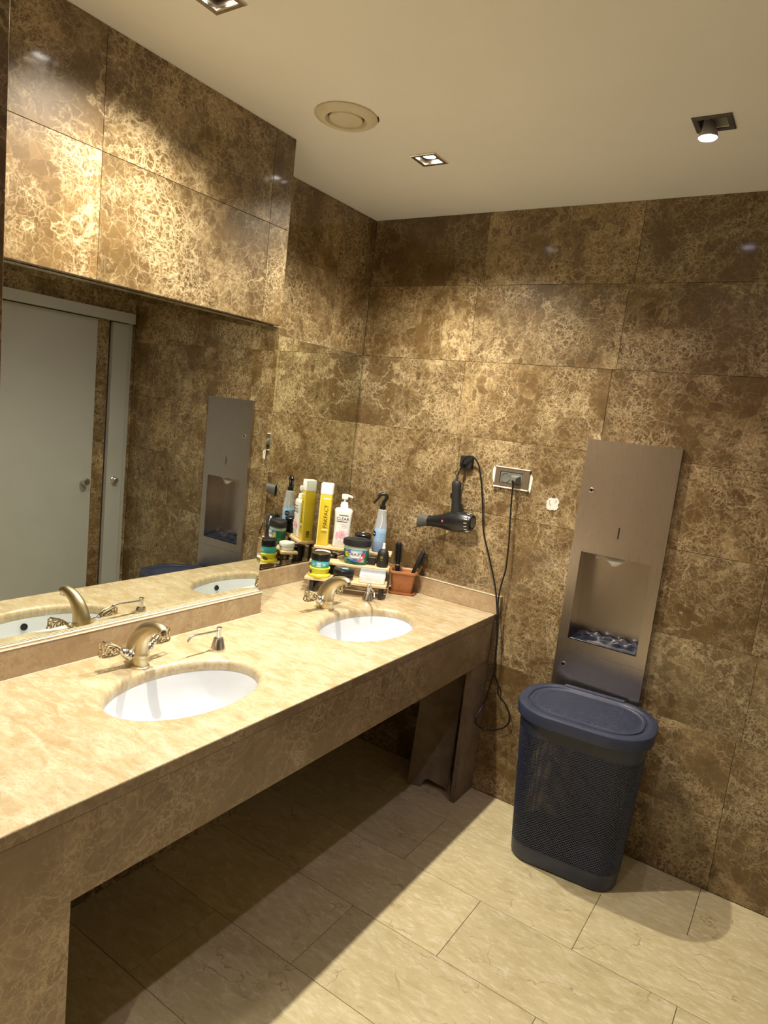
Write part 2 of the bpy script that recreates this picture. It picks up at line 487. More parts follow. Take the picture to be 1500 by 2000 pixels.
floor = struct('floor', box(B(), -.45, W + .12, YF - .1, .2, -.1, -.009), M_FGROUT)
fy = [0.0, -.31, -.655, -.98, -1.303, -1.633, -1.963, -2.293, -2.623, -2.953, -3.283, YF]
for r in range(len(fy) - 1):
    x0 = (.287 if r % 2 == 0 else -.02) - .664 * (2 if r % 2 == 0 else 1)
    if r == 0: x0 = .949 - 2 * .664
    elif r % 2 == 1: x0 = .648 - 2 * .664
    else: x0 = .978 - 2 * .664
    xs = [-D] + [x0 + .664 * k for k in range(8) if -D + .03 < x0 + .664 * k < W - .03] + [W]
    for a, b in zip(xs[:-1], xs[1:]):
        y0, y1 = fy[r + 1], fy[r]
        tile(floor, ((a + b) / 2, (y0 + y1) / 2, 0), b - a, y1 - y0, '+z', M_FLOOR, gap=.0018)

LAMPS = [(.372, -1.60), (.372, -.60), (1.306, -.592), (1.306, -1.60), (1.306, -3.15), (.60, -3.15)]
cx = sorted([-.45, W + .12] + [x + s * .040 for x in (.372, .60, 1.306) for s in (-1, 1)])
cyy = sorted([YF - .1, .2] + [y + s * .038 for y in (-3.15, -1.60, -.60) for s in (-1, 1)])
bm = B()
holes = {(i, k) for i in range(len(cx) - 1) for k in range(len(cyy) - 1)
         for (lx, ly) in LAMPS if cx[i] < lx < cx[i + 1] and cyy[k] < ly < cyy[k + 1]}
plate_hole(bm, cx, cyy, holes, 0, .04)
for v in bm.verts: v.co = Vector((v.co.x, v.co.z, H + v.co.y))
ceiling = struct('ceiling', bm, M_CEIL)

# back wall, tiles in stack bond, with the niche of the towel dispenser cut through it
HX0, HX1, HZ0, HZ1 = .940, 1.256, .815, 1.235
bm = B()
plate_hole(bm, [-.45, HX0, HX1, W + .12], [-.1, HZ0, HZ1, H + .04], {(1, 1)}, .0095, .13)
wall_back = struct('wall_back', bm, M_GROUT)
bx = [-D, .322, .978, 1.632, W]
for i in range(4):
    for k in range(8):
        a, b, z0, z1 = bx[i], bx[i + 1], ROWS[k], ROWS[k + 1]
        jx = {0: 0}.get(k, ((k * 7) % 5 - 2) * .008)
        a2 = a + (jx if i > 0 else 0); b2 = b + (jx if i < 3 else 0)
        c = ((a2 + b2) / 2, (z0 + z1) / 2); hole = None
        if a2 < HX1 and b2 > HX0 and z0 < HZ1 and z1 > HZ0:
            hole = (HX0 - c[0], HX1 - c[0], HZ0 - c[1], HZ1 - c[1])
        tile(wall_back, (c[0], 0, c[1]), b2 - a2, z1 - z0, '-y', hole=hole)

# left wall (the chimney-like box that carries the long mirror)
wall_left = struct('wall_left', box(B(), -.45, -.0365, YF - .1, -L + .0105, -.1, H + .04), M_GROUT)
ly = [-L, -.99, -1.63, YL]
for k in (6, 7):
    for i in range(3):
        tile(wall_left, (0, (ly[i] + ly[i + 1]) / 2, (ROWS[k] + ROWS[k + 1]) / 2), ly[i] - ly[i + 1], ROWS[k + 1] - ROWS[k], '+x', th=.036)
for k in range(2, 8):
    z0 = max(ROWS[k], .935)
    if ROWS[k + 1] <= z0: continue
    x1 = 0 if k >= 6 else -.0365
    tile(wall_left, ((-D + x1) / 2, -L, (z0 + ROWS[k + 1]) / 2), x1 + D, ROWS[k + 1] - z0, '+y')
# plain lining under the counter
for k in range(0, 3):
    z1 = min(ROWS[k + 1], .82)
    for a, b in ((-L, -1.33), (-1.33, YL)):
        tile(wall_left, (-.027, (a + b) / 2, (ROWS[k] + z1) / 2), a - b, z1 - ROWS[k], '+x')

wall_recess = struct('wall_recess', box(B(), -.45, -D - .0095, -L, .2, -.1, H + .04), M_GROUT)
ry = [0, -.264, -L]
for k in (6, 7):
    for i in range(2):
        tile(wall_recess, (-D, (ry[i] + ry[i + 1]) / 2, (ROWS[k] + ROWS[k + 1]) / 2), ry[i] - ry[i + 1], ROWS[k + 1] - ROWS[k], '+x')
for k in range(0, 3):
    z1 = min(ROWS[k + 1], .82)
    tile(wall_recess, (-D, -L / 2, (ROWS[k] + z1) / 2), L, z1 - ROWS[k], '+x')

# pier that closes the counter on the near side
wall_pier = struct('wall_pier', box(B(), -.036, .6145, -2.55, YL - .0095, -.1, H + .04), M_GROUT)
for k in range(8):
    tile(wall_pier, (.6245, (YL - 2.56) / 2, (ROWS[k] + ROWS[k + 1]) / 2), 2.56 + YL, ROWS[k + 1] - ROWS[k], '+x')
    z0 = max(ROWS[k], .935)
    if ROWS[k + 1] > z0:
        tile(wall_pier, (.312, YL, (z0 + ROWS[k + 1]) / 2), .622, ROWS[k + 1] - z0, '+y')

# right wall with the cubicle doors (seen in the mirror)
wall_right = struct('wall_right', box(B(), W + .0095, W + .12, YF - .1, .2, -.1, H + .04), M_GROUT)
def rt(y0, y1, z0, z1): tile(wall_right, (W, (y0 + y1) / 2, (z0 + z1) / 2), y1 - y0, z1 - z0, '-x')
for a, b in ((-.62, 0), (-1.27, -.62), (-1.92, -1.27)):
    rt(a, b, 2.2853, H); rt(a, b, 2.125, 2.2853)
for k in range(7):
    z1 = min(ROWS[k + 1], 2.06)
    rt(-.275, -.185, ROWS[k], z1)
    rt(-.030, 0, ROWS[k], z1)
    rt(-1.92, -1.25, ROWS[k], z1)
for k in range(8):
    for a, b in ((-2.57, -1.92), (-3.22, -2.57), (YF, -3.22)): rt(a, b, ROWS[k], ROWS[k + 1])
door = struct('door_1', box(B(), W - .032, W, -1.22, -.285, .008, 2.055, .002), M_DOOR)
knob = obj('door_knob', lathe(B(), [(.009, 0), (.009, .02), (.021, .022), (.021, .052), (.019, .055)], 24, M=axis_matrix((W - .032, -.345, 1.065), (-1, 0, 0))), M_SILVER, door, True)
door2 = struct('door_2', box(B(), W - .032, W, -.178, -.068, .008, 2.055, .002), M_DOOR)
obj('door_lock', lathe(B(), [(.022, 0), (.022, .006), (.018, .010), (.017, .03), (.012, .034)], 24, M=axis_matrix((W - .032, -.128, 1.068), (-1, 0, 0))), M_SILVER, door2, True)
struct('trim_1', box(B(), W - .062, W, -1.26, -.045, 2.06, 2.122, .002), M_DOOR)
struct('trim_2', box(B(), W - .018, W, -.064, -.034, 0, 2.06, .002), M_DOOR)

# front wall behind the camera
wall_front = struct('wall_front', box(B(), -.036, W + .12, YF - .12, YF, -.1, H + .04), M_WALL)

# ------------------------------------------------------------------ mirrors
def mirror(name, xf, th, y0, y1, z0, z1, label):
    t = thing(name, (xf - th, (y0 + y1) / 2, z0), label, 'mirror')
    ch = .022; a = (y1 - y0) / 2; hgt = z1 - z0
    def ring(x, i): return [Vector((x, s * (a - i), (i if zz == 0 else hgt - i))) for s, zz in ((-1, 0), (1, 0), (1, 1), (-1, 1))]
    bm = B(); r = ring(th, ch); bm.faces.new([bm.verts.new(p) for p in r])
    obj('mirror_glass', bm, M_MIRROR, t)
    bm = B(); loft(bm, [ring(th - .0012, 0.0006), ring(th, ch)], False, False); obj('bevelled_border', bm, M_MIRROR, t)
    bm = B(); loft(bm, [ring(0, 0), ring(th - .0014, 0), ring(th - .0012, 0.0006)], True, False); obj('mirror_edge', bm, M_MEDGE, t)
    return t
mirror('wall_mirror', -.030, .006, YL + .001, -.862, .9435, 1.9515, 'long wall mirror above the near basin, with the white door reflected in it')
mirror('wall_mirror', -.2600, .0075, -L + .003, -.009, .9405, 1.954, 'smaller corner mirror in the recess behind the bottle rack')

# ------------------------------------------------------------------ vanity counter
van = thing('vanity_counter', (0, 0, 0), 'long marble washstand counter with two oval cut-outs and brown front panel', 'counter')
SINKS = [(.330, -1.505), (.330, -.600)]
AX, AY, RR = .156, .243, .020
bm = B()
outl = [(XC, YL), (XC, 0), (-D, 0), (-D, -L), (-.0355, -L), (-.0355, YL)]
ov = [bm.verts.new((x - (.0015 if x == XC else 0), y, ZC)) for x, y in outl]
edges = [bm.edges.new((ov[i], ov[(i + 1) % 6])) for i in range(6)]
NE = 64; hole_rings = []
for sx, sy in SINKS:
    hv = [bm.verts.new(p) for p in ell(AX + RR, AY + RR, ZC, NE, sx, sy)]
    edges += [bm.edges.new((hv[i], hv[(i + 1) % NE])) for i in range(NE)]
    hole_rings.append(hv)
bmesh.ops.triangle_fill(bm, edges=edges, use_beauty=True)
for (sx, sy), hv in zip(SINKS, hole_rings):
    prev = hv
    for k in range(1, 9):
        if k <= 7: th = R(90 * k / 7); g = RR * (1 - math.sin(th)); zz = ZC - RR * (1 - math.cos(th))
        else: g = 0; zz = ZC - .034
        cur = [bm.verts.new(p) for p in ell(AX + g, AY + g, zz, NE, sx, sy)]
        for i in range(NE):
            j = (i + 1) % NE; bm.faces.new((prev[i], prev[j], cur[j], cur[i]))
        prev = cur
lo1 = [bm.verts.new((x, y, ZC - .0015)) for x, y in outl]; lo2 = [bm.verts.new((x, y, ZC - .030)) for x, y in outl]
for A_, B_ in ((ov, lo1), (lo1, lo2)):
    for i in range(6):
        j = (i + 1) % 6; bm.faces.new((A_[i], A_[j], B_[j], B_[i]))
top = obj('countertop', bm, M_TOP, van, True)
# slab edge strip and front panel below it
obj('slab_edge', box(B(), XC - .012, XC + .0006, YL, 0, ZC - .031, ZC - .0025, .0008, 1), M_APRON, van)
bm = B()
pf = [(-2.0235, .0005), (YL, .0005), (YL, ZC - .0325), (-.0005, ZC - .0325), (-.0005, ZA), (-2.0235, ZA)]
loft(bm, [[Vector((x, y, z)) for y, z in pf] for x in (XC - .022, XC - .0012)])
obj('front_panel', bm, M_APRON, van)
obj('leg_return', box(B(), .06, XC - .0225, -2.046, -2.0235, .0005, ZC - .0325, .001, 1), M_APRON, van)
obj('side_panel', box(B(), .5925, .6165, -.178, -.0005, .0005, ZA - .001, .001, 1), M_RAW, van)
obj('wall_strip', box(B(), XC + .0002, XC + .006, -.022, -.001, .62, .82, .0005, 1), M_RAW, van)  # narrow dark strip below the backsplash end
for (x0, x1, y0, y1) in ((-.0295, -.010, YL, -.858), ):
    obj('backsplash', box(B(), x0 - .006, x1, y0, y1, ZC + .0003, .9378, .0015, 1), M_SPLASH, van)
obj('backsplash', box(B(), -D + .0005, -D + .020, -L + .001, -.001, ZC + .0003, .9345, .0015, 1), M_SPLASH, van)
obj('backsplash', box(B(), -D + .021, XC + .016, -.021, -.0008, ZC + .0003, .9345, .0015, 1), M_SPLASH, van)
obj('backsplash', box(B(), -.009, XC - .002, YL + .001, YL + .021, ZC + .0003, .9345, .0015, 1), M_SPLASH, van)
obj('cream_line', tube(B(), [(-D + .021, -.0215, .9338), (XC + .015, -.0215, .9338)], .0018, 6), M_BEAD, van)  # thin cream line along the top front edge of the backsplash
obj('cream_line', tube(B(), [(-.0102, YL + .02, .9372), (-.0102, -.859, .9372)], .0018, 6), M_BEAD, van)  # thin cream line along the top front edge of the ledge
obj('cream_line', tube(B(), [(-.0275, YL + .02, .9402), (-.0275, -.862, .9402)], .0036, 6), M_BEAD, van)  # caulk at the foot of the long mirror
obj('cream_line', tube(B(), [(-.0095, YL + .02, .8508), (-.0095, -.859, .8508)], .0014, 6), M_BEAD, van)

# loose slab leaning under the counter, its lower edge notched
sl = thing('loose_slab', (.375, -.190, 0), 'loose notched stone slab leaning against the wall under the counter end', 'slab', math.atan2(.064, .177))
out = [(0, 0), (.068, 0)]
for i in range(9):
    a = PI - PI * .55 * i / 8
    out.append((.093 + .025 * math.cos(a), .002 + .034 * math.sin(a)))
out += [(.172, .014), (.184, 0), (.188, .006), (.188, .628), (0, .628)]
bm = B()
Ml = Matrix.Rotation(R(-15), 4, 'X')
loft(bm, [[Ml @ Vector((x, 0, z)) for x, z in out], [Ml @ Vector((x, .018, z)) for x, z in out]])
slp = obj('slab_body', bm, M_RAW, sl)
slp.location.z = .0052

# ------------------------------------------------------------------ sinks
def sink(cx_, cy_, label):
    t = thing('sink_basin', (cx_, cy_, 0), label, 'sink')
    prof = [(1.07, -.0345), (1.005, -.0345), (.985, -.045), (.955, -.075), (.90, -.110), (.80, -.140), (.62, -.160), (.35, -.170), (.11, -.173)]
    bm = B(); loft(bm, [ell(AX * s, AY * s, ZC + z, 64) for s, z in prof], False, False)
    bw = obj('bowl', bm, M_CERAM, t, True)
    so = bw.modifiers.new('thickness', 'SOLIDIFY'); so.thickness = -.008; so.offset = 1
    obj('drain', lathe(B(), [(.030, ZC - .1725), (.030, ZC - .1695), (.022, ZC - .1705), (.020, ZC - .174)], 28), M_CHROME, t, True)
    Mo = axis_matrix((AX * .962, 0, ZC - .064), (-1, 0, .25))
    obj('overflow_hole', lathe(B(), [(.0125, -.002), (.0125, .0035), (.0105, .004), (.0100, .0022)], 20, M=Mo), M_BLACK, t, True)
    return t
sink(*SINKS[0], 'oval white undermount basin nearest the camera, in front of the near tap')
sink(*SINKS[1], 'oval white undermount basin at the far end, in front of the bottle rack')

# ------------------------------------------------------------------ taps
def tap(x, y, label):
    t = thing('basin_tap', (x, y, ZC), label, 'tap')
    path = [(.000, .000), (-.004, .018), (-.007, .038), (-.002, .068), (.014, .100), (.040, .124), (.072, .138), (.094, .140), (.108, .134)]
    rad_d = [.036, .041, .044, .039, .031, .023, .018, .0155, .014]
    rad_l = [.021, .026, .027, .023, .0195, .0175, .016, .015, .0145]
    P3 = smooth_path([(a, 0, b) for a, b in path], 4)
    def interp(r, i):
        f = i / 4; k = min(int(f), len(r) - 2); return r[k] + (r[k + 1] - r[k]) * (f - k)
    rings = []
    for i, p in enumerate(P3):
        a = P3[max(i - 1, 0)]; b = P3[min(i + 1, len(P3) - 1)]; tn = (b - a).normalized()
        if i == 0: tn = Vector((0, 0, 1))
        nn = Vector((tn.z, 0, -tn.x))
        rings.append([p + nn * interp(rad_d, i) * math.cos(2 * PI * k / 24) + Vector((0, 1, 0)) * interp(rad_l, i) * math.sin(2 * PI * k / 24) for k in range(24)])
    obj('spout', loft(B(), rings), M_BRASS, t, True)
    obj('aerator', lathe(B(), [(.0115, 0), (.0115, .010), (.009, .011)], 20, M=axis_matrix((.103, 0, .131), (.35, 0, -1))), M_SILVER, t, True)
    obj('base_ring', loft(B(), [ell(.040, .030, 0.0002, 32), ell(.040, .030, .003, 32), ell(.037, .027, .005, 32)]), M_BRASS, t, True)
    for s in (-1, 1):
        o = Vector((-.004, s * .020, .034)); d = Vector((-.10, s * .82, .50)).normalized()
        M_ = axis_matrix(o, d)
        prof = [(.017, 0), (.019, .006), (.016, .011), (.0165, .013), (.0175, .017), (.0145, .021), (.0155, .024), (.0135, .029), (.0125, .031), (.0135, .034), (.0095, .038), (.0085, .041), (.011, .045), (.0105, .049), (.006, .053)]
        h = obj('handle', lathe(B(), prof, 20, M=M_), M_SILVER, t, True)
        # openwork grip: two layers of wire scrolls
        c0 = o + d * .050; ax = Vector((-.12, s * .97, .18)).normalized(); up = Vector((0, -s * .18, .97)); up = (up - ax * up.dot(ax)).normalized(); sd = ax.cross(up)
        bm = B()
        def q(u, v, k): return c0 + ax * u + up * v + sd * k
        for k in (-.008, .008):
            tube(bm, [q(*p, k) for p in ((0, -.008), (.016, -.015), (.050, -.021), (.056, -.016), (.053, 0), (.057, .018), (.050, .023), (.016, .017), (0, .009))], .0030, 6, closed=True)
            tube(bm, smooth_path([q(*p, k) for p in ((.004, 0), (.014, .010), (.024, .002), (.020, -.010), (.034, -.014), (.046, -.004), (.040, .012), (.028, .014))], 3), .0024, 6)
            tube(bm, smooth_path([q(*p, k) for p in ((.006, -.004), (.018, -.004), (.030, .006), (.050, .012))], 3), .0022, 6)
        for p in ((.0, -.008), (.0, .009), (.050, -.021), (.050, .023), (.053, 0), (.020, -.015), (.020, .017)):
            tube(bm, [q(*p, -.008), q(*p, .008)], .0028, 6)
        obj('openwork_grip', bm, M_PALEGOLD, h, True)
    return t
tap(.120, -1.515, 'brass two-handled tap behind the near basin below the long mirror')
tap(.104, -.592, 'brass two-handled tap behind the far basin beside the bottle rack')

def pump(x, y, ang, label):
    t = thing('soap_pump', (x, y, ZC), label, 'soap dispenser', ang)
    obj('collar', lathe(B(), [(.026, .0002), (.0265, .004), (.024, .010), (.0165, .038), (.0145, .041), (.010, .042)], 28), M_CHROME, t, True)
    obj('plunger', lathe(B(), [(.0085, .042), (.0085, .068), (.0095, .069), (.0095, .075), (.008, .0765)], 20), M_CHROME, t, True)
    obj('spout', tube(B(), smooth_path([(.006, 0, .0655), (.05, 0, .0675), (.105, 0, .0700), (.118, 0, .0665), (.128, 0, .055)], 5), .0040, 10), M_CHROME, t, True)
    return t
pump(.174, -1.246, R(-91), 'chrome soap pump with long spout beside the near basin')
pump(.147, -.345, R(-44), 'chrome soap pump beside the far basin in front of the rack')

# ------------------------------------------------------------------ ceiling fittings
def downlight(x, y, label, power, col, bulbmat, droop=False, cone=138):
    t = thing('ceiling_downlight', (x, y, H), label, 'light', 0, 'square recessed spotlights in the ceiling')
    fo, fi = .0525, .037
    bm = B()
    rings = [[Vector((sx * r, sy * (r - .002), z)) for sx, sy in ((-1, -1), (1, -1), (1, 1), (-1, 1))] for r, z in ((fo, -.0002), (fo, -.003), (fo - .003, -.005), (fi + .002, -.005), (fi, -.003), (fi, .002))]
    loft(bm, rings, False, False); obj('frame', bm, M_GREYP if droop else M_SILVER, t)  # drooping lamp's frame gets a dark material that stands in for shade
    bm = B()
    loft(bm, [[Vector((sx * r, sy * (r - .002), z)) for sx, sy in ((-1, -1), (1, -1), (1, 1), (-1, 1))] for r, z in ((fi - .0005, .002), (fi - .004, .034), (.026, .036))], False, True)
    obj('reflector', bm, M_BLACK if droop else M_SOCKET, t)  # black stands in for the shade inside the drooping lamp's housing
    if droop:
        bo = (-.012, .010, -.036)
        bl = obj('bulb', lathe(B(), [(.006, .046), (.012, .044), (.016, .034), (.020, .022), (.0250, .009), (.0262, .001)], 24, cap1=False), M_BULBBODY, t, True, bo)
        obj('bulb_face', lathe(B(), [(.0252, .001), (.0235, -.0015), (.012, -.002)], 24, cap0=False), bulbmat, bl, True)
        obj('bulb_cable', tube(B(), smooth_path([(.0, 0, .044), (.003, -.003, .055), (.010, -.010, .068)], 4), .002, 6), M_BLACK, bl, True)
        lz = (bo[0], bo[1], bo[2] - .008)
    else:
        bl = obj('bulb', lathe(B(), [(.0245, .032), (.0255, .014), (.0255, .010)], 24, cap0=True, cap1=False), M_SILVER, t, True)
        obj('bulb_face', lathe(B(), [(.0252, .011), (.021, .0085), (.010, .0075)], 24, cap0=False), bulbmat, bl, True)
        lz = (0, 0, -.006)
    if cone:
        ld = bpy.data.lights.new('beam', 'SPOT'); ld.energy = power; ld.color = col; ld.spot_size = R(cone); ld.spot_blend = 1.0; ld.shadow_soft_size = .018
        lo = bpy.data.objects.new('beam', ld); COL.objects.link(lo); lo.parent = t; lo.location = lz
    return t
downlight(*LAMPS[0], 'square recessed ceiling spotlight nearest the camera over the counter, cut by the frame top', LAMP_W, WARM, M_BULB)
downlight(*LAMPS[1], 'square recessed ceiling spotlight over the far basin, glowing warm white', LAMP_W, WARM, M_BULB)
downlight(*LAMPS[2], 'square ceiling spotlight, frame darkened as if unlit, with its bulb hanging out, at upper right', LAMP_W2, COOL, M_BULBC, True)
downlight(*LAMPS[3], 'square recessed ceiling spotlight in the right row, just outside the frame', LAMP_W2 * 1.1, COOL, M_BULBC)
downlight(*LAMPS[4], 'unseen fill spotlight added behind the camera, on the door side', LAMP_FILL, WARM, M_BULB, cone=80)  # this and the next are added so the rear floor brightens the ceiling
downlight(*LAMPS[5], 'unseen fill spotlight added behind the camera, on the mirror side', LAMP_FILL, WARM, M_BULB, cone=80)

v = thing('ceiling_vent', (.290, -.985, H), 'round ivory ceiling air valve with flaking rim', 'vent')
obj('outer_ring', lathe(B(), [(.100, -.0002), (.101, -.004), (.097, -.008), (.088, -.013), (.076, -.017), (.066, -.015), (.060, -.006), (.058, .0)], 48, cap0=False, cap1=False), M_VENT, v, True)
obj('valve_disc', lathe(B(), [(.012, -.001), (.050, -.004), (.054, -.009), (.052, -.013), (.020, -.0155), (.002, -.016)], 40), M_VENT, v, True)
obj('throat', lathe(B(), [(.0585, -.0012), (.012, -.0010)], 40, cap0=False, cap1=False), M_VDIRT, v, True)
for a0, a1 in ((20, 42), (70, 84), (128, 140), (148, 156)):
    bm = B()
    n = 10; ang = [R(a0 + (a1 - a0) * i / n) for i in range(n + 1)]
    loft(bm, [[Vector((r * math.cos(a), r * math.sin(a), z)) for a in ang] for r, z in ((.0995, -.0041), (.1015, -.0038), (.1045 + random.uniform(-.001, .001), -.0004))], False, False, closed=False)
    obj('flaked_paint', bm, M_VDIRT, v)

# ------------------------------------------------------------------ things on the back wall
# towel dispenser
dx0, dx1, dz0, dz1 = .9165, 1.2775, .585, 1.6705
ox0, ox1, oz0, oz1 = .9575, 1.2375, .8365, 1.2105
d = thing('towel_dispenser', ((dx0 + dx1) / 2, 0, dz0), 'tall brushed steel paper towel dispenser with waste bin set in the wall', 'dispenser')
ox = (dx0 + dx1) / 2
bm = B(); plate_hole(bm, [dx0 - ox, ox0 - ox, ox1 - ox, dx1 - ox], [0, oz0 - dz0, oz1 - dz0, dz1 - dz0], {(1, 1)}, -.022, -.0005)
obj('front_panel', bm, M_STEEL, d)
bm = B()
x0, x1, z0, z1 = ox0 - ox, ox1 - ox, oz0 - dz0, oz1 - dz0
rg = lambda i, y: [Vector((x0 - i, y, z0 - i * .4)), Vector((x1 + i, y, z0 - i * .4)), Vector((x1 + i, y, z1 + i)), Vector((x0 - i, y, z1 + i))]
loft(bm, [rg(0, -.0005), rg(.004, .0), rg(.008, .10)], False, True); obj('niche', bm, M_STEEL, d)
for lx, lz in ((.962, 1.466), (.958, .722)):
    obj('lock', lathe(B(), [(.0105, 0), (.0105, .003), (.008, .0042), (.0065, .0042), (.0060, .001)], 20, M=axis_matrix((lx - ox, -.022, lz - dz0), (0, -1, 0))), M_CHROME, d, True)
    obj('keyhole', lathe(B(), [(.0062, .001), (.0062, .0015)], 16, M=axis_matrix((lx - ox, -.022, lz - dz0), (0, -1, 0))), M_BLACK, d)
obj('level_slot', box(B(), 1.0945 - ox - .0028, 1.0945 - ox + .0028, -.0226, -.0215, 1.288 - dz0, 1.334 - dz0, .0003, 1), M_BLACK, d)
obj('door_seam', box(B(), dx0 - ox + .002, dx1 - ox - .002, -.0223, -.0215, .790 - dz0, .7912 - dz0), M_GREYP, d)
# paper towel
pt = B()
n = 14; topl = []; botl = []
for i in range(n + 1):
    u = i / n; x = 1.015 + .150 * u
    dr = .012 + .030 * math.exp(-((u - .55) / .20) ** 2) * (1 - .2 * u) + (.010 if u < .1 else 0)
    if u > .8: dr = .012 * (1 - u) / .2 + .002
    topl.append(Vector((x, .012 + .004 * math.sin(5 * u), oz1 + .006))); botl.append(Vector((x - .003, .004 - .012 * math.exp(-((u - .55) / .2) ** 2), oz1 - dr)))
loft(pt, [topl, [(a + b) / 2 + Vector((0, -.003, 0)) for a, b in zip(topl, botl)], botl], False, False, closed=False)
o = obj('paper_towel', pt, M_PAPER, None, True); so = o.modifiers.new('thickness', 'SOLIDIFY'); so.thickness = .0012
tag(o, 'crumpled paper towel end hanging from the dispenser opening', 'paper towel')
# bin liner
bm = B(); nx, ny = 40, 12; rows = []
for j in range(ny + 1):
    q_ = j / ny; row = []
    for i in range(nx + 1):
        u = i / nx
        wv = .5 + .5 * math.sin(9 * u + 5 * q_) * math.sin(23 * u - 7 * q_ + 1.3)
        row.append(Vector((ox0 + .004 + (ox1 - ox0 - .008) * u, -.0165 + .108 * q_, oz0 + .0025 + (.010 * wv + .012) * min(1, q_ * 1.6) * (1 if q_ > .25 else .35) + .0025 * math.sin(31 * u + 11 * q_) * q_)))
    rows.append(row)
loft(bm, rows, False, False, closed=False)
o = obj('bin_liner', bm, M_LINER, None, True); so = o.modifiers.new('thickness', 'SOLIDIFY'); so.thickness = -.0008
tag(o, 'dark glossy plastic bin liner in the dispenser opening', 'bag')

# socket plate
sk = thing('wall_socket', (.605, 0, 1.4625), 'bronze wall socket plate with a plug in it', 'socket')
bm = B(); plate_hole(bm, [-.079, -.056, .050, .079], [-.041, -.026, .026, .041], {(1, 1)}, -.008, -.0005)
obj('cover_plate', bm, M_SOCKET, sk)
obj('edge_strip', box(B(), -.081, .081, -.0115, -.001, -.047, -.0412, .001, 1), M_LIP, sk)
obj('edge_strip', box(B(), -.081, .081, -.0105, -.001, .0412, .0455, .001, 1), M_LIP, sk)
bm = B(); box(bm, -.054, .048, -.006, -.0005, -.0245, .0245, .001, 1); obj('insert', bm, M_SOCKETD, sk)
for x in (-.028, .022):
    obj('outlet', lathe(B(), [(.021, 0), (.021, .0025), (.019, .0028), (.0185, .0005)], 28, M=axis_matrix((x, -.006, 0), (0, -1, 0))), M_SOCKETD, sk, True)
def blob(name, pts, y, mat, parent, th=.0012):
    bm = B(); loft(bm, [[Vector((x, y, z)) for x, z in pts], [Vector((x, y - th, z)) for x, z in pts]]); return obj(name, bm, mat, parent)
def ragged(cx_, cz_, rx, rz, n=26, j=.18, sq=.6):
    out = []
    for i in range(n):
        a = 2 * PI * i / n; c, s = math.cos(a), math.sin(a)
        k = random.uniform(1 - j, 1 + j)
        out.append((cx_ + rx * k * math.copysign(abs(c) ** sq, c), cz_ + rz * k * math.copysign(abs(s) ** sq, s)))
    return out
blob('filler_patch', ragged(.521, 1.470, .0095, .033), -.0005, M_PLASTER, wall_back)
blob('filler_patch', ragged(.690, 1.452, .0085, .036), -.0005, M_PLASTER, wall_back)
blob('filler_patch', ragged(.802, 1.380, .026, .027, 34, .13), -.0005, M_PLASTER, wall_back, .0016)
blob('filler_mark', [(.784, 1.394), (.788, 1.398), (.790, 1.384), (.797, 1.372), (.793, 1.369), (.785, 1.380)], -.0021, noisy('filler_stain', (.40, .37, .30), (.50, .46, .38), 200, .9), wall_back, .0003)
blob('filler_mark', [(.812, 1.400), (.818, 1.402), (.819, 1.388), (.814, 1.386)], -.0021, MATS['filler_stain'], wall_back, .0003)
bm = B(); lathe(bm, [(.0042, 0), (.0042, .0012), (.0030, .0012)], 14, M=axis_matrix((.710, .0002, 1.350), (0, -1, 0))); obj('screw_plug', bm, M_SPLASH, wall_back)

# black hook
hk = thing('wall_hook', (.380, 0, 1.503), 'square black wall hook that carries the hair dryer cord', 'hook')
bm = B(); loft(bm, [[Vector((p.x, y, p.y)) for p in rrect(a, b, .010)] for a, b, y in ((.031, .029, -.0005), (.031, .029, -.014), (.029, .027, -.018))]); obj('back_plate', bm, M_BLACKM, hk, True)
bm = B(); tube(bm, smooth_path([(-.006, -.016, -.012), (-.006, -.034, -.014), (-.006, -.046, -.004), (-.006, -.047, .012)], 4), .007, 10); obj('hook_arm', bm, M_BLACKM, hk, True)

# hair dryer hanging by its cord
hd = thing('hair_dryer', (.385, -.062, 1.235), 'black hair dryer hanging nozzle left on the back wall', 'hair dryer')
hx, hz = .385, 1.235
def sect(x, zc, rz, ryy, n=28): return [Vector((x - hx, ryy * math.sin(2 * PI * i / n), zc - hz + rz * math.cos(2 * PI * i / n))) for i in range(n)]
obj('barrel', loft(B(), [sect(*s) for s in ((.244, 1.212, .0235, .0235), (.27, 1.215, .026, .026), (.305, 1.221, .030, .029), (.335, 1.228, .038, .036), (.36, 1.232, .045, .042), (.39, 1.235, .0495, .046), (.42, 1.238, .048, .045), (.445, 1.241, .043, .041), (.458, 1.243, .038, .037))]), M_BLACK, hd, True)
obj('nozzle', loft(B(), [sect(*s) for s in ((.252, 1.213, .0265, .0265), (.238, 1.211, .0265, .025), (.215, 1.207, .029, .018), (.192, 1.203, .033, .011), (.1925, 1.203, .030, .008), (.205, 1.205, .026, .008))]), M_GREYP, hd, True)
obj('rear_ring', loft(B(), [sect(*s) for s in ((.458, 1.243, .0385, .0375), (.466, 1.243, .0385, .0375), (.474, 1.244, .034, .033), (.476, 1.244, .028, .027), (.470, 1.244, .026, .025))]), M_BLACK, hd, True)
obj('rear_grille', lathe(B(), [(.0255, 0), (.024, .004), (.012, .006), (.002, .006)], 24, M=axis_matrix((.471 - hx, 0, 1.244 - hz), (1, 0, .02))), M_SOCKETD, hd, True)
bm = B()
for k in range(16):
    a = 2 * PI * k / 16
    tube(bm, [(.448 - hx, .0405 * math.sin(a), 1.2415 - hz + .042 * math.cos(a)), (.462 - hx, .0385 * math.sin(a), 1.243 - hz + .0392 * math.cos(a))], .0016, 5)
obj('vent_ribs', bm, M_SILVER, hd)
rings = []
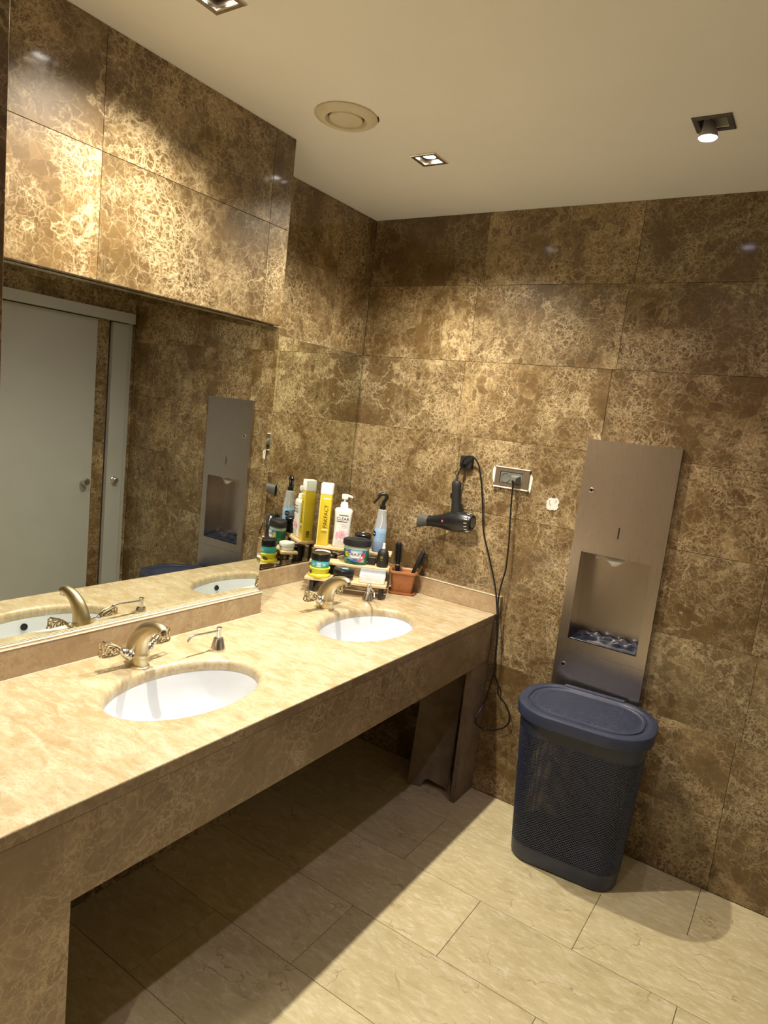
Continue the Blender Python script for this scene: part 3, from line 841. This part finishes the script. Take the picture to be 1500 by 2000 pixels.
for z, xc_, rx, ryy in ((1.262, .388, .027, .022), (1.285, .386, .0255, .021), (1.32, .380, .0225, .019), (1.36, .375, .0215, .018), (1.395, .371, .023, .018), (1.410, .370, .022, .017), (1.417, .370, .016, .013)):
    rings.append([Vector((xc_ - hx + rx * math.cos(2 * PI * i / 24), ryy * math.sin(2 * PI * i / 24), z - hz)) for i in range(24)])
hn = obj('handle', loft(B(), rings), M_BLACKM, hd, True)
obj('switch', box(B(), .348 - hx, .356 - hx, -.006, .006, 1.335 - hz, 1.36 - hz, .002), M_BLACK, hn)
obj('badge', lathe(B(), [(.0055, 0), (.0055, .0012), (.003, .0016)], 16, M=axis_matrix((.341 - hx, -.0385, 1.231 - hz), (-.35, -1, 0))), M_RED, hd)
obj('hanging_ring', tube(B(), [(.362 - hx + .0085 * math.cos(2 * PI * i / 18), 0.004, 1.452 - hz + .011 * math.sin(2 * PI * i / 18)) for i in range(18)], .0016, 6, closed=True), M_BLACK, hd, True)
obj('ring_stem', tube(B(), [(.3635 - hx, .004, 1.442 - hz), (.3655 - hx, 0, 1.418 - hz)], .002, 6), M_BLACK, hd, True)
cord = [(.368, -.062, 1.412), (.366, -.056, 1.44), (.372, -.046, 1.475), (.376, -.040, 1.505), (.384, -.036, 1.524), (.400, -.032, 1.534), (.419, -.026, 1.531), (.440, -.022, 1.510), (.454, -.02, 1.480), (.468, -.02, 1.43), (.479, -.02, 1.385), (.495, -.02, 1.30), (.512, -.02, 1.208), (.540, -.022, 1.14), (.570, -.026, 1.072), (.596, -.030, 1.01), (.612, -.032, .965), (.630, -.042, .91), (.642, -.046, .86), (.650, -.046, .81), (.657, -.046, .74), (.660, -.046, .68), (.663, -.046, .605), (.664, -.046, .584), (.654, -.036, .55), (.642, -.026, .49), (.631, -.028, .437), (.6275, -.062, .402), (.6272, -.088, .385), (.6275, -.090, .364), (.633, -.062, .336), (.652, -.044, .323), (.688, -.034, .325), (.716, -.032, .338), (.743, -.031, .357), (.760, -.031, .385), (.761, -.03, .414), (.750, -.03, .440), (.733, -.03, .463), (.706, -.03, .487), (.691, -.03, .500), (.687, -.03, .534), (.678, -.034, .56), (.667, -.042, .585), (.668, -.05, .62), (.663, -.052, .70), (.661, -.052, .76), (.655, -.052, .817), (.647, -.052, .87), (.640, -.050, .918), (.639, -.046, .968), (.643, -.040, 1.02), (.648, -.036, 1.07), (.646, -.034, 1.15), (.641, -.034, 1.23), (.632, -.034, 1.33), (.629, -.036, 1.40), (.628, -.038, 1.447)]
obj('cord', tube(B(), smooth_path([(a - hx, b + .062, c - hz) for a, b, c in cord], 4), .0036, 8), M_BLACK, hd, True)
obj('cord_guard', tube(B(), [(.369 - hx, 0, 1.415 - hz), (.366 - hx, .004, 1.440 - hz), (.370 - hx, .012, 1.462 - hz)], [.006, .0048, .004], 10), M_BLACKM, hd, True)
bm = B()
loft(bm, [[Vector((.627 - hx + p.x, y + .062, 1.462 - hz + p.y)) for p in rrect(a, b, .005, 4)] for a, b, y in ((.019, .017, -.0088), (.019, .016, -.016), (.016, .011, -.030), (.013, .008, -.046))])
obj('plug', bm, M_SOCKETD, hd, True)
obj('plug_guard', tube(B(), [(.627 - hx, .062 - .042, 1.458 - hz), (.6275 - hx, .062 - .040, 1.442 - hz)], [.006, .0042], 8), M_BLACK, hd, True)

# ------------------------------------------------------------------ hamper
HC = (1.136, -.228); HR = R(5.0)
hp = thing('laundry_hamper', (HC[0], HC[1], 0), 'slate blue perforated plastic hamper below the steel dispenser', 'hamper', HR)
def stad(hl, hw, z, sy=0.0, n=14):
    r = min(hw, hw); return rrect_n(hl, hw, min(hw * .92, .14), z, sy, n)
def rrect_n(hx_, hy_, r, z, sy, n): return [p + Vector((0, sy, 0)) for p in rrect(hx_, hy_, r, n, z)]
def body_pt(u, z):
    """point on the tapering body wall: u in 0..1 round the section, z height"""
    f = z / .60; hl = .205 + .027 * f; hw = .138 + .030 * f; sy = .030 - .040 * f; r = .085 + .02 * f
    a, b = hl - r, hw - r
    segs = [2 * a, PI / 2 * r, 2 * b, PI / 2 * r] * 2
    per = 4 * a + 4 * b + 2 * PI * r; s = (u % 1.0) * per
    # start at front-left going right along the front
    corners = [(a, -b, -90), (a, b, 0), (-a, b, 90), (-a, -b, 180)]
    st = [Vector((-a, -hw, 0)), Vector((hl, -b, 0)), Vector((a, hw, 0)), Vector((-hl, b, 0))]
    di = [Vector((1, 0, 0)), Vector((0, 1, 0)), Vector((-1, 0, 0)), Vector((0, -1, 0))]
    for k in range(4):
        ln = 2 * a if k % 2 == 0 else 2 * b
        if s <= ln: p = st[k] + di[k] * s; break
        s -= ln
        if s <= PI / 2 * r:
            c = corners[k]; an = R(c[2]) + s / r; p = Vector((c[0] + r * math.cos(an), c[1] + r * math.sin(an), 0)); break
        s -= PI / 2 * r
    else: p = st[0]
    return Vector((p.x, p.y + sy, z))
def body_ring(z, n=72, inset=0.0):
    out = []
    for i in range(n):
        p = body_pt(i / n, z)
        if inset:
            c = Vector((0, .030 - .040 * z / .6, z)); v_ = (p - c); p = c + v_ * (1 - inset / v_.length)
        out.append(p)
    return out
bm = B(); loft(bm, [body_ring(.0, inset=.012), body_ring(.004, inset=.004), body_ring(.012), body_ring(.075)], True, False)
loft(bm, [body_ring(.0085, inset=.008), body_ring(.075, inset=.003)], True, False)
obj('base_shell', bm, M_HAMPER, hp, True)
# perforated wall: staggered holes in a real lattice
bm = B(); NU, NV = 104, 43; zlo, zhi = .070, .555
idx = {}
def gv(i2, j):
    k = (i2 % (2 * NU), j)
    if k not in idx: idx[k] = bm.verts.new(body_pt(k[0] / (2 * NU), zlo + (zhi - zlo) * j / (2 * NV)))
    return idx[k]
for j in range(1, 2 * NV):
    for i in range(NU):
        ci = 2 * i + (j % 2)
        cor = [gv(ci - 1, j), gv(ci, j - 1), gv(ci + 1, j), gv(ci, j + 1)]
        cu, cv = ci / (2 * NU), zlo + (zhi - zlo) * j / (2 * NV)
        hu, hv_ = 1 / (2 * NU), (zhi - zlo) / (2 * NV)
        s_ = .72
        inn = [bm.verts.new(body_pt(cu + s_ * du * hu, cv + s_ * dv * hv_)) for du, dv in ((-1, 0), (0, -1), (1, 0), (0, 1))]
        for k in range(4):
            l = (k + 1) % 4; bm.faces.new((cor[k], cor[l], inn[l], inn[k]))
lat = obj('perforated_wall', bm, M_HAMPER, hp, True)
so = lat.modifiers.new('thickness', 'SOLIDIFY'); so.thickness = .0028; so.offset = -1
bm = B(); loft(bm, [body_ring(.548), body_ring(.612)], False, False); loft(bm, [body_ring(.548, inset=.003), body_ring(.612, inset=.003)], False, False)
obj('top_band', bm, M_HAMPER, hp, True)
# lid
ld_ = thing; LY = -.012
def lr(hl, hw, z, r=.14): return [p + Vector((0, LY, 0)) for p in rrect(hl, hw, min(r, hw - .002), 16, z)]
bm = B()
loft(bm, [lr(.244, .182, .606, .152), lr(.250, .188, .604, .157), lr(.2535, .1915, .607, .160), lr(.2545, .1925, .644, .161), lr(.2525, .1905, .649, .160), lr(.249, .187, .6505, .157), lr(.222, .158, .6515, .135), lr(.219, .155, .6495, .132), lr(.217, .153, .6455, .131), lr(.212, .148, .6455, .127), lr(.210, .146, .650, .125), lr(.203, .139, .6505, .119), lr(.200, .136, .6485, .117), lr(.197, .132, .648, .115)], False, False)
lid = obj('lid', bm, M_HAMPER, hp, True)
# perforated panel of the lid
bm = B(); p0 = .0105
poly = lr(.198, .133, 0, .116)
def inside(x, y):
    hx_, hy_, r = .192, .127, .112
    dx_, dy_ = max(abs(x) - (hx_ - r), 0), max(abs(y) - (hy_ - r), 0)
    return math.hypot(dx_, dy_) < r
def top_z(x, y): return .6475 + .004 * (1 - (x / .2) ** 2) * (1 - (y / .13) ** 2)
vt = {}
def tv(i, j):
    if (i, j) not in vt:
        x, y = i * p0 / 2, j * p0 / 2
        vt[(i, j)] = bm.verts.new((x, y + LY, top_z(x, y)))
    return vt[(i, j)]
for i in range(-40, 41):
    for j in range(-28, 29):
        if (i + j) % 2: continue
        x, y = i * p0 / 2, j * p0 / 2
        if not inside(x, y): continue
        cor = [tv(i - 1, j), tv(i, j - 1), tv(i + 1, j), tv(i, j + 1)]
        q_ = p0 / 2 * .66
        inn = [bm.verts.new((x + q_ * du, y + LY + q_ * dv, top_z(x, y))) for du, dv in ((-1, 0), (0, -1), (1, 0), (0, 1))]
        for k in range(4):
            l = (k + 1) % 4; bm.faces.new((cor[k], cor[l], inn[l], inn[k]))
pl = obj('perforated_panel', bm, M_HAMPER, lid, True)
so = pl.modifiers.new('thickness', 'SOLIDIFY'); so.thickness = .0025; so.offset = -1
bm = B(); ri = lr(.198, .133, .6478, .116); ro = lr(.186, .121, .6482, .106); loft(bm, [ri, ro], False, False); obj('panel_rim', bm, M_HAMPER, lid, True)
obj('hinge', box(B(), -.13, .11, LY + .168, LY + .1915, .640, .656, .003), M_HAMPER, lid)

# ------------------------------------------------------------------ bottle rack in the corner
RA = Vector((-.113, -.446, ZC)); RZ = R(29.53)
ER = Vector((math.cos(RZ), math.sin(RZ), 0)); NR = Vector((-math.sin(RZ), math.cos(RZ), 0))
def rp(s, t, z): return RA + ER * s + NR * t + Vector((0, 0, z - ZC))
Z1, Z2, Z3 = .9185, .9755, 1.0285
rk = thing('tiered_rack', tuple(RA), 'three-step pine rack with black metal legs in the counter corner', 'rack', RZ)
for y0, y1, z in ((-.014, .082, Z1), (.084, .166, Z2), (.168, .248, Z3)):
    obj('shelf', box(B(), -.022, .350, y0, y1, z - ZC - .0125, z - ZC, .0015, 1), M_PINE, rk)
bm = B()
for s in (.002, .318):
    for t, z in ((-.004, Z1), (.094, Z2), (.236, Z3)):
        leg = box(B(), s, s + .018, t, t + .008, 0.0005, z - ZC - .0128, .0008, 1)
        obj('leg', leg, M_BLACKMETAL, rk)
    obj('foot_rail', box(B(), s + .004, s + .014, .0045, .2355, .0005, .006, .0008, 1), M_BLACKMETAL, rk)
    for t0, t1, z in ((.0, .080, Z1), (.094, .166, Z2), (.170, .236, Z3)):
        obj('shelf_bracket', box(B(), s + .004, s + .014, t0 + .0045, t1, z - ZC - .0195, z - ZC - .0130, .0008, 1), M_BLACKMETAL, rk)
obj('brace', tube(B(), [(.020, .0, .004), (.048, .0, .0545)], .0055, 6), M_BLACKMETAL, rk)

def on_rack(name, s, t, z, label, cat, dr=0.0, group='toiletries on the tiered rack'):
    return thing(name, tuple(rp(s, t, z + .0004)), label, cat, RZ + dr, group)

# yellow carton with white cap
o = on_rack('yellow_bottle', .012, .208, Z3, 'tall square yellow spray bottle with white cap at the left of the top shelf', 'bottle')
bm = B(); loft(bm, [rrect(a, b, .006, 4, z) for a, b, z in ((.026, .024, 0), (.0275, .0255, .002), (.0275, .0255, .246))]); obj('bottle_body', bm, M_YELLOW, o, True)
bm = B(); loft(bm, [rrect(a, b, .007, 4, z) for a, b, z in ((.0285, .0265, .2463), (.0285, .0265, .294), (.026, .024, .2975))]); obj('cap', bm, M_WHITEP, o, True)
fs_ = flat_surf(-.0255)
decal('pale_stripe', rect_geo(-.0265, -.0225, .004, .243), fs_, M_YELLOWL, o)
decal('white_band', rect_geo(-.010, .026, .222, .228), fs_, M_WHITEI, o)
decal('lettering', join_geo(text_at('PAKFACT', .026, .016, .140, R(90)), text_at('STEP', .012, .004, .060)), fs_, M_INK, o)
decal('white_band', rect_geo(-.006, .022, .074, .079), fs_, M_WHITEI, o)
bs_ = lambda u, v, off: (-.0275 - off, -u, v)
decal('barcode', join_geo(*[rect_geo(-.008, .008, .018 + k * .0042, .018 + k * .0042 + random.choice((.0012, .002, .0028)), 1) for k in range(8)]), bs_, M_INK, o)

# white pump bottle
o = on_rack('pump_bottle', .100, .206, Z3, 'white pump shampoo bottle with pink flower label on the top shelf', 'bottle')
bm = B(); loft(bm, [rrect(a, b, r, 6, z) for a, b, r, z in ((.036, .020, .018, 0), (.040, .023, .020, .004), (.0385, .0225, .020, .07), (.0395, .0225, .020, .13), (.0425, .023, .020, .168), (.0425, .023, .020, .178), (.036, .020, .0185, .186), (.020, .017, .0165, .189))]); obj('bottle_body', bm, M_WHITEP, o, True)
obj('pump_collar', lathe(B(), [(.019, .1895), (.019, .203), (.0175, .205), (.0165, .214), (.010, .217)], 24), M_WHITEP, o, True)
obj('pump_stem', lathe(B(), [(.0055, .217), (.0055, .232)], 16), M_WHITEP, o, True)
bm = B(); loft(bm, [rrect(a, .011, .006, 4, z) for a, z in ((.0145, .232), (.0155, .240), (.0155, .2525), (.014, .2545))]); obj('pump_head', bm, M_WHITEP, o, True)
obj('nozzle', tube(B(), [(.012, 0, .2485), (.026, 0, .246), (.037, 0, .241)], [.0065, .0055, .004], 10), M_WHITEP, o, True)
fs_ = flat_surf(-.0233)
decal('label_bar', rect_geo(-.018, .028, .154, .1575, 1), fs_, M_INKBR, o)
decal('lettering', text_at('CLEAR', .0205, .002, .1325), fs_, M_INK, o)
decal('label_bar', rect_geo(-.026, .026, .124, .127, 1), fs_, M_INK, o)
decal('pink_lines', join_geo(rect_geo(-.010, .026, .113, .1165, 1), rect_geo(-.002, .026, .104, .107, 1), rect_geo(-.016, .024, .0965, .0978, 1)), fs_, M_PINKL, o)
pet = []
for k in range(9):
    a = 2 * PI * k / 9; pet.append(ell_geo(.004 + .017 * math.cos(a), .060 + .019 * math.sin(a), .0125, .0085, 14, a))
decal('flower_outer', join_geo(*pet), fs_, M_PINKL, o, .0006)
pet = [ell_geo(.004 + .009 * math.cos(2 * PI * k / 6 + .3), .060 + .010 * math.sin(2 * PI * k / 6 + .3), .008, .005, 12, 2 * PI * k / 6 + .3) for k in range(6)]
decal('flower_inner', join_geo(*pet, ell_geo(-.020, .058, .006, .016)), fs_, M_PINK, o, .0009)

# black lidded jar behind the gel
o = on_rack('black_jar', .204, .207, Z3, 'plain black jar with domed lid on the top shelf behind the green gel', 'jar')
obj('jar_body', lathe(B(), [(.034, 0), (.036, .003), (.036, .050), (.034, .053)], 32), M_BLACK, o, True)
obj('lid', lathe(B(), [(.0385, .0535), (.0395, .057), (.0395, .073), (.036, .077), (.034, .0745), (.010, .0755)], 32), M_BLACK, o, True)

# blue spray bottle
o = on_rack('spray_bottle', .283, .206, Z3, 'clear spray bottle of blue liquid with black trigger at the right of the top shelf', 'bottle', R(4))
prof = [(.029, 0), (.032, .004), (.032, .040), (.0305, .085), (.031, .110), (.0285, .135), (.0235, .165), (.0215, .190), (.0215, .200), (.0135, .204)]
obj('bottle_body', lathe(B(), prof, 32), M_CLEAR, o, True)
obj('blue_liquid', lathe(B(), [(.0285, .050), (.0300, .051), (.0300, .053), (.029, .085), (.0296, .103), (.028, .106)], 32), M_LIQ, o, True)
obj('deep_blue_liquid', lathe(B(), [(.027, .0015), (.0305, .004), (.0305, .048), (.0285, .0498)], 32), M_LIQ2, o, True)
obj('dip_tube', tube(B(), smooth_path([(0, 0, .203), (.001, 0, .17), (.004, 0, .14), (-.004, 0, .108)], 4), .0022, 8), M_TUBE, o, True)
obj('neck_collar', lathe(B(), [(.0145, .2045), (.0145, .222), (.012, .224)], 20), M_BLACK, o, True)
bm = B(); tube(bm, smooth_path([(0, 0, .222), (.003, 0, .240), (.012, 0, .255), (.014, 0, .266), (.004, 0, .276), (-.012, 0, .275), (-.026, 0, .264)], 4), .0085, 12); obj('trigger_head', bm, M_BLACK, o, True)
obj('trigger', tube(B(), smooth_path([(-.018, 0, .266), (-.028, 0, .252), (-.036, 0, .240), (-.044, 0, .229)], 4), .0052, 8), M_BLACK, o, True)
es_ = lambda u, v, off: ((.0312 + off) * math.cos(PI + .5 + u / .031), (.0312 + off) * math.sin(PI + .5 + u / .031), v)
decal('round_badge', ell_geo(0, .088, .013, .013), es_, M_INK, o, .0008)
decal('badge_line', join_geo(rect_geo(-.009, .009, .0865, .0895, 4)), es_, M_PINKL, o, .0014)
decal('label_lines', join_geo(*[rect_geo(.028, .056 - .006 * (k % 2), .060 + .008 * k, .0625 + .008 * k, 3) for k in range(5)]), es_, M_SKY, o, .0008)

# green gel tub
o = on_rack('gel_tub', .188, .125, Z2, 'wide green hair gel tub with black lid and colourful label on the middle shelf', 'jar')
bm = B(); loft(bm, [ell(a, b, z, 40) for a, b, z in ((.047, .033, 0), (.051, .036, .004), (.057, .039, .030), (.0605, .0405, .058), (.0595, .040, .070))]); obj('gel', bm, M_GREEN, o, True)
bm = B(); loft(bm, [ell(a, b, z, 40) for a, b, z in ((.0597, .0402, .0702), (.0600, .0402, .078), (.057, .038, .086))]); obj('tub_shoulder', bm, M_CLEARG, o, True)
bm = B(); loft(bm, [ell(a, b, z, 40) for a, b, z in ((.064, .0425, .086), (.0665, .0425, .090), (.0665, .0425, .108), (.062, .041, .116), (.057, .037, .118), (.054, .034, .1155), (.020, .012, .117))]); obj('lid', bm, M_BLACKM, o, True)
def gel_surf(u, v, off):
    f = min(max(v, .004), .070); a0 = .051 + (.0605 - .051) * (f / .058); b0 = .036 + (.0405 - .036) * (f / .058)
    a = -PI / 2 + u * 1.28 / .062
    return ((min(a0, .0607) + off) * math.cos(a), (min(b0, .0407) + off) * math.sin(a), v)
decal('label', rect_geo(-.044, .040, .014, .068, 14), gel_surf, M_SKY, o, .0010)
for g_ in (rect_geo(-.030, -.018, .056, .068, 4), rect_geo(.026, .038, .050, .068, 4), rect_geo(-.030, .014, .014, .024, 8)): decal('label_blue', g_, gel_surf, M_BLUE, o, .0014)
decal('label_yellow', rect_geo(-.044, -.026, .036, .058, 4), gel_surf, M_YELLOW, o, .0014)
decal('label_red', join_geo(ell_geo(.030, .040, .010, .020, 18, -.35), ell_geo(.018, .022, .012, .005, 14, .5)), gel_surf, M_RED, o, .0016)
decal('label_white', join_geo(ell_geo(.000, .046, .022, .017), ell_geo(.026, .036, .0045, .006)), gel_surf, M_WHITEI, o, .0019)
decal('label_teal', ell_geo(-.030, .020, .012, .006), gel_surf, M_GREEN, o, .0016)
decal('lettering', join_geo(text_at('CRAZY', .0195, -.001, .043), rect_geo(-.012, .012, .030, .0315, 4), rect_geo(-.008, .010, .026, .0272, 4), rect_geo(-.043, -.028, .062, .0655, 4)), gel_surf, M_INK, o, .0022)

# black atomiser
o = on_rack('perfume_bottle', .314, .124, Z2, 'small matte black bottle with clear atomiser tip on the middle shelf', 'bottle')
obj('bottle_body', lathe(B(), [(.024, 0), (.0265, .003), (.0265, .058), (.0235, .072), (.016, .081), (.008, .0845)], 32), M_BLACKM, o, True)
obj('atomiser', lathe(B(), [(.0078, .0847), (.0078, .094), (.0058, .096), (.0056, .111), (.004, .113)], 18), M_WHITEP, o, True)
es_ = ell_surf(.0265, .0265)
decal('crest', join_geo(*[ell_geo(.0 + .0055 * math.cos(2 * PI * k / 10) - .004, .048 + .0055 * math.sin(2 * PI * k / 10), .0016, .0016, 8) for k in range(10)], ell_geo(-.004, .048, .003, .003, 10), rect_geo(-.011, .003, .036, .0372, 3), rect_geo(-.009, .001, .032, .033, 3)), es_, M_GOLDI, o, .0006)
# little black box on the middle shelf
o = on_rack('black_box', .262, .142, Z2, 'small plain black box between the gel tub and the black bottle', 'box')
bm = B(); box(bm, -.018, .018, -.014, .014, 0, .034, .0015, 1); obj('box_body', bm, M_BLACKM, o); bm = B(); box(bm, -.0185, .0185, -.0145, .0145, .0342, .037, .001, 1); obj('box_lid', bm, M_BLACK, o)
# white cream jar (seen in the corner mirror)
o = on_rack('cream_jar', .030, .125, Z2, 'round white cream jar at the left end of the middle shelf', 'jar')
obj('jar_body', lathe(B(), [(.034, 0), (.036, .003), (.036, .016), (.035, .018)], 36), M_WHITEP, o, True)
obj('lid', lathe(B(), [(.0375, .0183), (.038, .021), (.038, .034), (.035, .038), (.031, .0385), (.028, .0365), (.006, .036)], 36), M_WHITEP, o, True)
# black canister under the top shelf
o = thing('black_canister', tuple(rp(.060, .200, ZC + .0004)), 'black canister standing on the counter below the top shelf', 'canister', RZ, 'toiletries on the tiered rack')
obj('can_body', lathe(B(), [(.024, 0), (.026, .003), (.031, .120), (.031, .128)], 32), M_BLACK, o, True)
obj('can_lid', lathe(B(), [(.032, .1283), (.032, .138), (.029, .141), (.01, .142)], 32), M_BLACK, o, True)
decal('white_tag', rect_geo(-.006, .006, .030, .040, 3), lambda u, v, off: (-(.0272 + .003 + off) * math.cos(u / .03), (.0272 + .003 + off) * math.sin(u / .03), v), M_WHITEI, o)
# yellow wax tub + teal jar on it
o = on_rack('yellow_tub', .038, .032, Z1, 'lime yellow hourglass wax tub at the left of the lowest shelf', 'jar')
obj('tub_body', lathe(B(), [(.049, 0), (.0505, .003), (.0500, .010), (.0430, .014), (.0405, .019), (.0420, .026), (.0470, .036), (.0480, .041), (.0460, .0435)], 40), M_LIME, o, True)
es_ = lambda u, v, off: ((.0445 + off) * math.cos(-PI / 2 + u / .045), (.0445 + off) * math.sin(-PI / 2 + u / .045), v)
decal('dark_print', join_geo(ell_geo(-.048, .020, .016, .008, 16, .5)), lambda u, v, off: ((.0425 + (v - .019) ** 2 * 14 + .001 + off) * math.cos(-PI / 2 + u / .045), (.0425 + (v - .019) ** 2 * 14 + .001 + off) * math.sin(-PI / 2 + u / .045), v), M_INKBR, o)
o = thing('teal_jar', tuple(rp(.038, .032, Z1 + .0443)), 'teal jar with black lid standing on the yellow tub', 'jar', RZ, 'toiletries on the tiered rack')
obj('jar_body', lathe(B(), [(.040, 0), (.0415, .002), (.0415, .031), (.040, .033)], 40), M_TEAL, o, True)
obj('lid', lathe(B(), [(.0430, .0332), (.0435, .036), (.0435, .060), (.041, .0635), (.0385, .0625), (.006, .062)], 40), M_BLACK, o, True)
es_ = ell_surf(.0415, .0415)
decal('label_print', join_geo(*[rect_geo(-.010 + .0006 * (k % 2), .010 - .001 * (k % 3), .006 + .0052 * k, .0092 + .0052 * k, 3) for k in range(4)], rect_geo(.017, .032, .011, .0135, 3), rect_geo(.017, .030, .017, .0195, 3), rect_geo(-.034, -.020, .010, .0122, 3), rect_geo(-.034, -.020, .016, .0182, 3)), es_, M_WHITEI, o, .0006)
# black wax tin
o = on_rack('wax_tin', .149, .034, Z1, 'low round black wax tin in the middle of the lowest shelf', 'tin')
obj('tin_body', lathe(B(), [(.043, 0), (.0455, .003), (.0455, .020), (.044, .022)], 40), M_BLACK, o, True)
obj('lid', lathe(B(), [(.0475, .0222), (.048, .025), (.048, .042), (.045, .046), (.010, .047)], 40), M_BLACK, o, True)
decal('label_print', join_geo(*[rect_geo(-.036 + .0055 * k, -.0318 + .0055 * k, .006, .015, 1) for k in range(4)], *[rect_geo(.018 + .004 * k, .0208 + .004 * k, .008, .014, 1) for k in range(4)]), ell_surf(.0455, .0455), M_WHITEI, o)
decal('label_blue', rect_geo(-.010, .014, .005, .015, 4), ell_surf(.0455, .0455), M_BLUE, o)
decal('lid_print', join_geo(ell_geo(.006, -.004, .016, .009, 16), rect_geo(-.03, .02, .012, .018, 3)), lambda u, v, off: (u, v, .0468 + off), M_SKY, o, .0008)
# box of cotton buds
o = on_rack('cotton_bud_box', .282, .036, Z1, 'white box of cotton buds with clear lid at the right of the lowest shelf', 'box', R(2))
bm = B(); loft(bm, [rrect(a, b, .006, 4, z) for a, b, z in ((.055, .032, 0), (.058, .034, .002), (.059, .035, .030))]); obj('box_body', bm, M_WHITEP, o, True)
bm = B()
for k in range(17):
    x = -.052 + .0065 * k
    tube(bm, [(x, -.0352, .003), (x, -.0362, .028)], .0021, 6)
    tube(bm, [(x, -.027, .0335), (x, .027, .0335)], .0026, 6)
obj('cotton_buds', bm, M_COTTON, o, True)
bm = B(); loft(bm, [rrect(a, b, .006, 4, z) for a, b, z in ((.0595, .0355, .0302), (.0590, .0350, .050), (.056, .032, .054))], False, True); obj('clear_lid', bm, M_CLEAR, o, True)

# ------------------------------------------------------------------ flower pot with brushes
PP = (.165, -.090, ZC)
p = thing('plastic_planter', PP, 'ribbed terracotta plastic planter on a saucer holding hair brushes', 'planter', R(29))
KY = .76
def rr2(a, r, z): return rrect(a, a * KY, r, 5, z)
bm = B(); loft(bm, [rr2(a, r, z) for a, r, z in ((.050, .014, .0003), (.060, .018, .003), (.0635, .02, .012), (.0615, .019, .0125), (.057, .017, .005), (.03, .01, .004))]); obj('saucer', bm, M_TERRA, p, True)
bm = B(); loft(bm, [rr2(a, r, z) for a, r, z in ((.043, .010, .0055), (.045, .011, .008), (.0560, .013, .098), (.0630, .016, .099), (.0645, .016, .102), (.0645, .016, .111), (.0630, .015, .113), (.0600, .013, .112), (.0550, .012, .104), (.0435, .010, .012))]); pb = obj('pot', bm, M_TERRA, p, True)
for f in range(4):
    for k in range(8):
        x = -.030 + .0086 * k
        a0, a1 = Vector((x, -.0458, .012)), Vector((x * 1.12, -.0555, .090))
        bm = B(); Mf = Matrix.Rotation(f * PI / 2, 4, 'Z'); S_ = Matrix.Diagonal((1, KY, 1, 1))
        tube(bm, [S_ @ (Mf @ a0), S_ @ (Mf @ a1)], .0016, 6)
        obj('rib', bm, M_TERRA, pb, True)
def brush_frame(base, tip):
    d_ = (Vector(tip) - Vector(base)).normalized(); return axis_matrix(base, d_), (Vector(tip) - Vector(base)).length
# round brush
b0 = Vector((PP[0] - .024, PP[1] - .012, ZC + .014)); b1 = Vector((PP[0] - .034, PP[1] - .016, 1.092))
rb = tag(bpy.data.objects.new('round_brush', None), 'black round hair brush upright at the left of the planter', 'hair brush', 'hair brushes in the planter'); COL.objects.link(rb)
Mb, Lb = brush_frame((0, 0, 0), b1 - b0); rb.location = b0
obj('handle', lathe(B(), [(.008, 0), (.010, .01), (.0105, .09), (.0125, .108), (.0125, .118)], 18, M=Mb), M_BLACK, rb, True)
obj('silver_ring', lathe(B(), [(.0132, .1182), (.0132, .1225)], 18, M=Mb), M_SILVER, rb, True)
obj('barrel', lathe(B(), [(.0105, .1227), (.0115, .130), (.0115, Lb - .006), (.008, Lb - .001), (.003, Lb)], 18, M=Mb), M_BLACK, rb, True)
bm = B()
for k in range(22):
    for i in range(14):
        a = 2 * PI * (i + .5 * (k % 2)) / 14; z = .134 + (Lb - .145) * k / 21
        d_ = Vector((math.cos(a), math.sin(a), 0)); p1 = Mb @ (d_ * .011 + Vector((0, 0, z))); p2 = Mb @ (d_ * .0235 + Vector((0, 0, z + .001)))
        tube(bm, [p1, p2], [.0007, .0003], 3)
obj('bristles', bm, M_BLACK, rb)['kind'] = 'stuff'
# paddle brush
b0 = Vector((PP[0] + .012, PP[1] + .004, ZC + .014)); b1 = Vector((PP[0] + .070, PP[1] + .046, 1.070))
fb = tag(bpy.data.objects.new('vent_brush', None), 'black flat hair brush leaning right in the planter', 'hair brush', 'hair brushes in the planter'); COL.objects.link(fb)
fb.location = b0
dd = (b1 - b0); Lf = dd.length; ax = dd.normalized(); sd = Vector((-.62, .78, 0)); sd = (sd - ax * sd.dot(ax)).normalized(); nn_ = ax.cross(sd)
def fr(z, wx, wy, n=18): return [ax * z + sd * (wx * math.cos(2 * PI * i / n)) + nn_ * (wy * math.sin(2 * PI * i / n)) for i in range(n)]
obj('handle', loft(B(), [fr(*q_) for q_ in ((0, .008, .007), (.03, .010, .008), (.09, .0095, .0075), (.115, .012, .009))]), M_BLACK, fb, True)
obj('head', loft(B(), [fr(*q_) for q_ in ((.1152, .012, .009), (.135, .019, .009), (.16, .022, .008), (.20, .021, .007), (Lf - .008, .018, .006), (Lf, .010, .004))]), M_BLACKM, fb, True)
bm = B()
for k in range(16):
    for i in range(5):
        z = .128 + (Lf - .145) * k / 15; x = (-.5 + i / 4) * .030
        for sg in (-1,):
            p1 = ax * z + sd * x + nn_ * (sg * .006) ; p2 = p1 + nn_ * (sg * .016)
            tube(bm, [p1, p2], [.0008, .0005], 3)
obj('bristles', bm, M_BLACK, fb)['kind'] = 'stuff'
bpy.context.view_layer.update()
